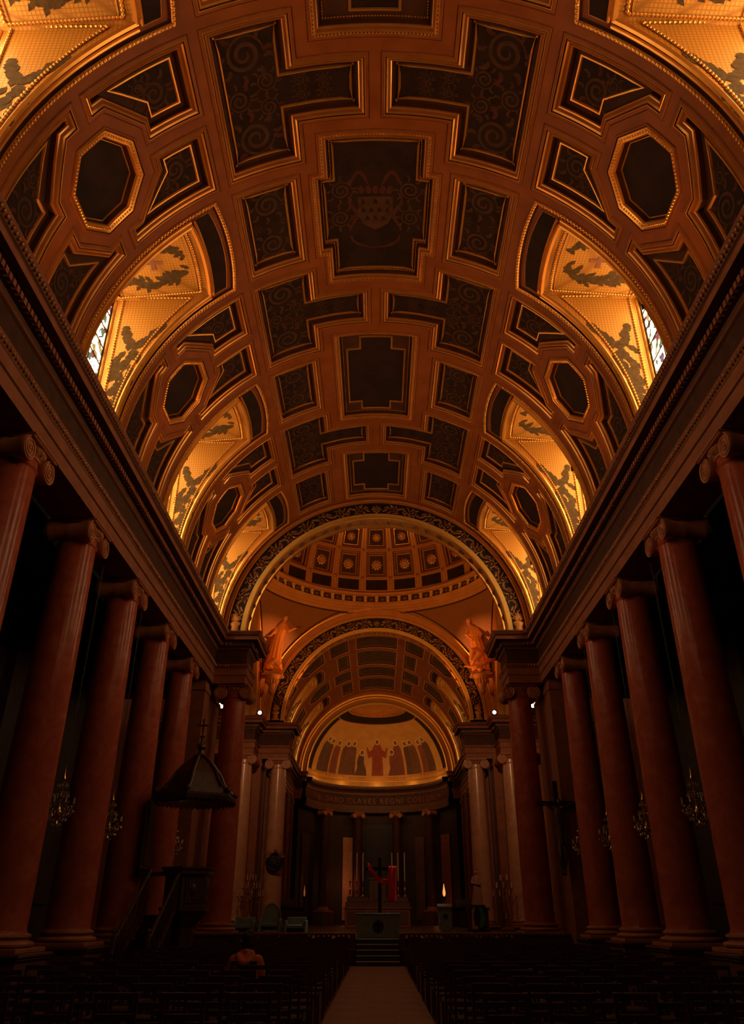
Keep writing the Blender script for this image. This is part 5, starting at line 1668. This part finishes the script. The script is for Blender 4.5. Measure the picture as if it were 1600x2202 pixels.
# ambo
ab = thing('lectern', 'pale verdigris lectern panel with a small dark emblem, crucifix side of the altar block', 'lectern', (2.75, 34.6, SZ))
obj('panel', MB().box(-.28, .28, -.06, .06, .28, 1.08, 0, .02), M['verdigris'], ab, smooth=0)
obj('foot', MB().box(-.20, .20, -.12, .12, 0, .30, 0, .015), M['verdigris'], ab, smooth=0)
obj('desk', MB().add([(-.3, -.1, 1.06), (.3, -.1, 1.06), (.3, .3, 1.16), (-.3, .3, 1.16), (-.3, -.1, 1.10), (.3, -.1, 1.10), (.3, .3, 1.20), (-.3, .3, 1.20)], [(0, 3, 2, 1), (4, 5, 6, 7), (0, 1, 5, 4), (1, 2, 6, 5), (2, 3, 7, 6), (3, 0, 4, 7)]), M['verdigris'], ab, smooth=0)
obj('emblem', MB().join(MB().lathe([(.09, 0), (.10, .01), (.06, .015), (.05, .01), (.03, .015)], 18), Matrix.Translation((0, -.06, .74)) @ Matrix.Rotation(PI / 2, 4, 'X')), M['emblem'], ab)
# presider's chair and two low seats
pc = thing('presider_chair', 'green chair with a tall rounded back on the stage', 'chair', (-4.55, 36.2, SZ))
obj('seat', MB().box(-.36, .36, -.35, .35, .34, .50, 0, .04), M['verdigris'], pc)
for x in (-.42, .42):
    obj('armrest', MB().box(x - .06, x + .06, -.35, .35, .0, .66, 0, .03), M['verdigris'], pc)
bk = []
for i in range(17):
    a = PI * i / 16
    bk.append((.40 * math.cos(a), .72 + .52 * math.sin(a)))
b = MB().prism([(.40, .3)] + bk + [(-.40, .3)], -.05, .05)
obj('rounded_back', MB().join(b, Matrix.Translation((0, .36, 0)) @ Matrix.Rotation(PI / 2, 4, 'X')), M['verdigris'], pc, smooth=0)
obj('gilt_piping', MB().tube([(x, .30, z) for x, z in [(.40, .5)] + bk + [(-.40, .5)]], .022, 6), M['cream'], pc)
obj('plinth', MB().box(-.5, .5, -.42, .42, 0, .12, 0, .01), M['verdigris'], pc, smooth=0)
for x, lb in ((-5.65, 'low green armchair on the outer side of the tall rounded chair'), (-3.45, 'low green armchair between the tall rounded chair and the steps')):
    t = thing('low_armchair', lb, 'chair', (x, 36.1, SZ), 0, 'low green armchairs on the stage')
    obj('seat', MB().box(-.36, .36, -.33, .33, .28, .44, 0, .04), M['verdigris'], t)
    obj('backrest', MB().box(-.42, .42, .28, .40, .0, .72, 0, .03), M['verdigris'], t)
    for s in (-.42, .42):
        obj('armrest', MB().box(s - .06, s + .06, -.34, .34, 0, .60, 0, .03), M['verdigris'], t)
# candelabra
def candelabrum(label, loc):
    t = thing('candelabrum', label, 'candelabrum', loc, 0, 'tall branched candelabra on the stage')
    obj('stand', MB().lathe([(.42, 0), (.44, .06), (.30, .12), (.12, .2), (.08, .5), (.13, .62), (.06, .75), (.05, 1.5), (.1, 1.6), (.05, 1.7), (.04, 2.6), (.09, 2.7), (.03, 2.75)], 14), M['bronze'], t)
    for r, z, n in ((.72, 1.72, 8), (.50, 2.15, 6), (.26, 2.55, 4)):
        am = MB().tube([(0, 0, z - .25), (r * .5, 0, z - .32), (r * .9, 0, z - .2), (r, 0, z)], .022, 6)
        am.lathe([(.06, 0), (.07, .02), (.03, .04)], 8, (r, 0, z))
        ca = MB().lathe([(.022, .03), (.022, .33), (.006, .36)], 8, (r, 0, z))
        amm, cm = am.mesh('branch', M['bronze']), ca.mesh('candle', M['wax'])
        for i in range(n):
            a = inst('branch', amm, t, (0, 0, 0), (0, 0, 2 * PI * (i + .3) / n))
            inst('candle', cm, a)
    return t
cb = candelabrum('tall branched candelabrum with many candles, pulpit side of the stage', (-7.45, 49.3, SZ))
dup(cb, (7.45, 49.3, SZ), None, 'tall branched candelabrum with many candles, beside the statue of the woman')
# wall crest on the pale column, pulpit side
wc = thing('carved_crest', 'dark round carved crest mounted on the pale column, pulpit side', 'carving', (-6.45, 51.75, 4.55))
cb_ = MB().join(MB().lathe([(.50, 0), (.55, .06), (.46, .12), (.38, .08), (.05, .16)], 20), Matrix.Rotation(PI / 2, 4, 'X'))
cb_.join(rosette_mesh(.42, 9), Matrix.Translation((0, -.08, 0)))
obj('shield', cb_, M['iron'], wc)
wg = MB()
for s in (-1, 1):
    for a in range(4):
        d = Vector((s * math.cos(.3 + a * .4), 0, math.sin(.3 + a * .4))) * .22
        wg.bead(Vector((s * .28, -.12, .22)) + d, d, Vector((-d.z, 0, d.x)) * .3, (0, -.06, 0))
wg.ball((.05, -.2, .62), (.13, .13, .15), 10, 6)
obj('winged_figure', wg, M['bronze'], wc)
# small flames near the apse
for i, (x, y, lb) in enumerate(((4.55, 57.5, 'small burning oil lamp beyond the lectern, crucifix side'), (-5.0, 57.5, 'faint small oil lamp in the chancel, pulpit side'))):
    t = thing('oil_lamp', lb, 'lamp', (x, y, SZ))
    obj('stand', MB().lathe([(.22, 0), (.22, .05), (.04, .1), (.04, 1.7), (.12, 1.8), (.14, 1.9), (.03, 1.9)], 12), M['iron'], t)
    fl = MB().lathe([(.02, 0), (.09, .12), (.10, .28), (.05, .55), (.01, .8)] if i == 0 else [(.02, 0), (.05, .12), (.06, .28), (.03, .5), (.01, .7)], 10, (0, 0, 1.88))
    obj('flame', fl, M['flame'] if i == 0 else mat('dim_flame', (.5, .2, .05), .5, emit=(1, .3, .06), es=.16), t)
# floodlights on the far cornices
for k in (-1, 1):
    t = thing('floodlight', 'small bright floodlight standing on the far cornice, %s' % ('pulpit side' if k < 0 else 'crucifix side'), 'lamp', (k * 7.72, 49.75, 13.15), 0)
    obj('housing', MB().box(-.15, .15, -.02, .25, .08, .38, 0, .02).box(-.04, .04, .05, .15, -.03, .1), M['iron'], t, smooth=0)
    obj('lens', MB().join(MB().lathe([(.12, 0), (.115, .03), (.07, .05), (0.001, .06)], 18), Matrix.Translation((0, -.02, .23)) @ Matrix.Rotation(PI / 2, 4, 'X')), M['lens'], t)

# crucifix on the last nave pier
cf = thing('crucifix', 'large dark crucifix mounted high on the pier beside the last column', 'crucifix', (7.30, 32.60, 4.6), 0)
obj('cross', MB().box(-.09, .09, -.12, -.02, -1.6, 1.9, 0, .01).box(-.80, .80, -.12, -.02, .95, 1.13, 0, .01), M['black_wood'], cf, smooth=0)
cm = MB()
robe(cm, [((0, -.22, -.55), .17, .13), ((0, -.24, -.2), .16, .13), ((0, -.22, .2), .17, .12), ((0, -.2, .6), .22, .13), ((0, -.2, .82), .2, .11), ((0, -.2, .9), .07, .07)], 20)
head(cm, (.05, -.27, 1.08), .26)
for s in (-1, 1):
    limb(cm, [(s * .18, -.2, .80), (s * .42, -.2, .95), (s * .70, -.18, 1.06)], [.07, .055, .035], 8); hand(cm, (s * .70, -.18, 1.06), (s, 0, .1), .09)
    limb(cm, [(s * .08, -.24, -.5), (s * .10, -.32, -.95), (s * .05, -.22, -1.4)], [.1, .075, .045], 8); limb(cm, [(s * .05, -.22, -1.4), (s * .05, -.3, -1.52)], [.045, .035], 8)
inst('carved_figure', remesh(cm, .022, M['wood'], 'carved_figure', 3), cf)
obj('wall_bracket', MB().box(-.1, .1, -.04, .08, -1.2, -1.0).box(-.1, .1, -.04, .08, 1.3, 1.5), M['iron'], cf, smooth=0)

# ------------------------------------------------------------------ chairs
LEG = MB().box(-.018, .018, -.018, .018, 0, .43, 0, .004).mesh('leg', M['wood'])
POST = MB().box(-.018, .018, -.016, .016, .43, 1.0, 0, .004).mesh('back_post', M['wood'])
SEAT = MB().box(-.21, .21, -.20, .20, .43, .465, 0, .012).mesh('seat', M['straw'])
RAILM = MB().box(-.20, .20, -.012, .012, -.03, .03, 0, .004).mesh('back_rail', M['wood'])
STR = MB().box(-.19, .19, -.01, .01, -.012, .012).mesh('stretcher', M['wood'])
whole = MB()
for x in (-.19, .19):
    for y in (-.18, .18):
        whole.box(x - .018, x + .018, y - .018, y + .018, 0, .43)
    whole.box(x - .018, x + .018, -.198, -.166, .43, 1.0)
whole.box(-.21, .21, -.20, .20, .43, .465, 1)
for z in (.97, .80, .62): whole.box(-.20, .20, -.195, -.17, z - .03, z + .03)
WHOLE = whole.mesh('church_chair', [M['wood'], M['straw']], 0)
def chair(label, loc, rz, parts):
    if not parts:
        o = inst('church_chair', WHOLE, None, loc, (0, 0, rz))
        return tag(o, label, 'chair', 'church chairs beside the aisle')
    t = thing('church_chair', label, 'chair', loc, rz, 'church chairs beside the aisle')
    inst('seat', SEAT, t)
    for x in (-.19, .19):
        for y in (-.18, .18): inst('leg', LEG, t, (x, y, 0))
        inst('back_post', POST, t, (x, -.182, 0))
    for z in (.97, .80, .62): inst('back_rail', RAILM, t, (0, -.182, z))
    for y in (-.18, .18): inst('stretcher', STR, t, (0, y, .15))
    return t
rc = random.Random(11)
NTH = ['first', 'second', 'third', 'fourth', 'fifth', 'sixth', 'seventh', 'eighth', 'ninth', 'tenth', 'eleventh', 'twelfth', 'thirteenth', 'fourteenth', 'fifteenth', 'sixteenth', 'seventeenth', 'eighteenth', 'nineteenth', 'last']
DONE = []
PERX, PERY = -2.14, 14.15
rown = 0
for r in range(20):
    y = 8.6 + r * 1.1
    for k in (-1, 1):
        sd = 'pulpit side' if k < 0 else 'crucifix side'
        for c in range(7):
            x = k * (1.22 + c * .62) + rc.uniform(-.03, .03)
            yy = y + rc.uniform(-.05, .05)
            if k < 0 and c >= 5 and 21.5 < y < 27.5: continue
            if y < 9.5 and c > 5: continue
            if k < 0 and abs(y - PERY) < .56 and abs(x - PERX) < .35 and not DONE:
                DONE.append(r)
                x, yy = PERX, PERY
                chair('wooden church chair under the person in the orange jacket', (x, yy, 0), 0, True)
                continue
            if k < 0 and DONE and r == DONE[0] and abs(x - PERX) < .6: continue
            chair('dark church chair, %s from the aisle, %s row from viewer, %s' % (NTH[c], NTH[r], sd), (x, yy, 0), rc.uniform(-.06, .06), y < 15)

# ------------------------------------------------------------------ seated person seen from behind
pr = thing('person', 'person in an orange hooded jacket seated on a church chair, back turned', 'person', (PERX, PERY, 0))
bd = MB()
robe(bd, [((0, 0, .47), .17, .15), ((0, -.01, .62), .16, .12), ((0, 0, .85), .17, .12), ((0, .01, 1.0), .18, .11), ((0, .02, 1.07), .12, .08), ((0, .03, 1.12), .065, .06)], 20)
limb(bd, [(0, .03, 1.08), (0, .05, 1.18)], [.06, .055])
head(bd, (0, .085, 1.28), .235, (0, 1))
for s in (-1, 1):
    limb(bd, [(s * .09, .05, .54), (s * .11, .45, .53)], [.085, .065]); limb(bd, [(s * .11, .45, .53), (s * .11, .50, .30), (s * .11, .45, .08)], [.062, .058, .04]); limb(bd, [(s * .11, .44, .05), (s * .12, .62, .04)], [.045, .038])
    limb(bd, [(s * .18, .02, 1.0), (s * .25, .06, .76), (s * .14, .27, .64)], [.06, .05, .035]); hand(bd, (s * .14, .27, .64), (-s * .45, .8, -.05), .085, s)
inst('body', remesh(bd, .014, M['skin'], 'body', 3), pr)
jk = MB()
robe(jk, [((0, -.01, .52), .22, .18), ((0, -.02, .66), .215, .165), ((0, -.01, .85), .23, .16), ((0, 0, .97), .235, .145), ((0, .01, 1.04), .20, .12), ((0, .02, 1.09), .13, .10), ((0, .02, 1.12), .10, .09)], 24, .02, 7)
for s in (-1, 1):
    limb(jk, [(s * .19, .01, .99), (s * .285, .03, .76), (s * .20, .22, .655)], [.095, .082, .058])
limb(jk, [(-.12, -.07, 1.07), (-.06, -.15, .98), (0, -.165, .95), (.06, -.15, .98), (.12, -.07, 1.07)], [.05, .06, .06, .06, .05])
limb(jk, [(-.10, .04, 1.11), (0, -.06, 1.13), (.10, .04, 1.11)], [.035, .04, .035])
inst('hooded_jacket', remesh(jk, .014, M['orange'], 'hooded_jacket', 3), pr)
tr = MB()
robe(tr, [((0, -.02, .462), .20, .19), ((0, -.01, .56), .20, .17)], 20)
for s in (-1, 1):
    limb(tr, [(s * .09, .03, .545), (s * .115, .46, .54)], [.098, .08]); limb(tr, [(s * .115, .46, .535), (s * .112, .505, .30), (s * .11, .45, .10)], [.078, .07, .06])
inst('trousers', remesh(tr, .014, M['cloth_dark'], 'trousers', 3), pr)
hr = MB()
hr.ball((0, .055, 1.315), (.105, .115, .115), 16, 10); hr.ball((0, .01, 1.25), (.095, .07, .10), 12, 8); hr.ball((.03, .03, 1.40), (.05, .055, .045), 10, 6)
inst('hair', remesh(hr, .012, M['hair'], 'hair', 2), pr)
for s in (-1, 1):
    obj('shoe', MB().box(s * .115 - .05, s * .115 + .05, .40, .68, .0, .085, 0, .03), M['cloth_dark'], pr)
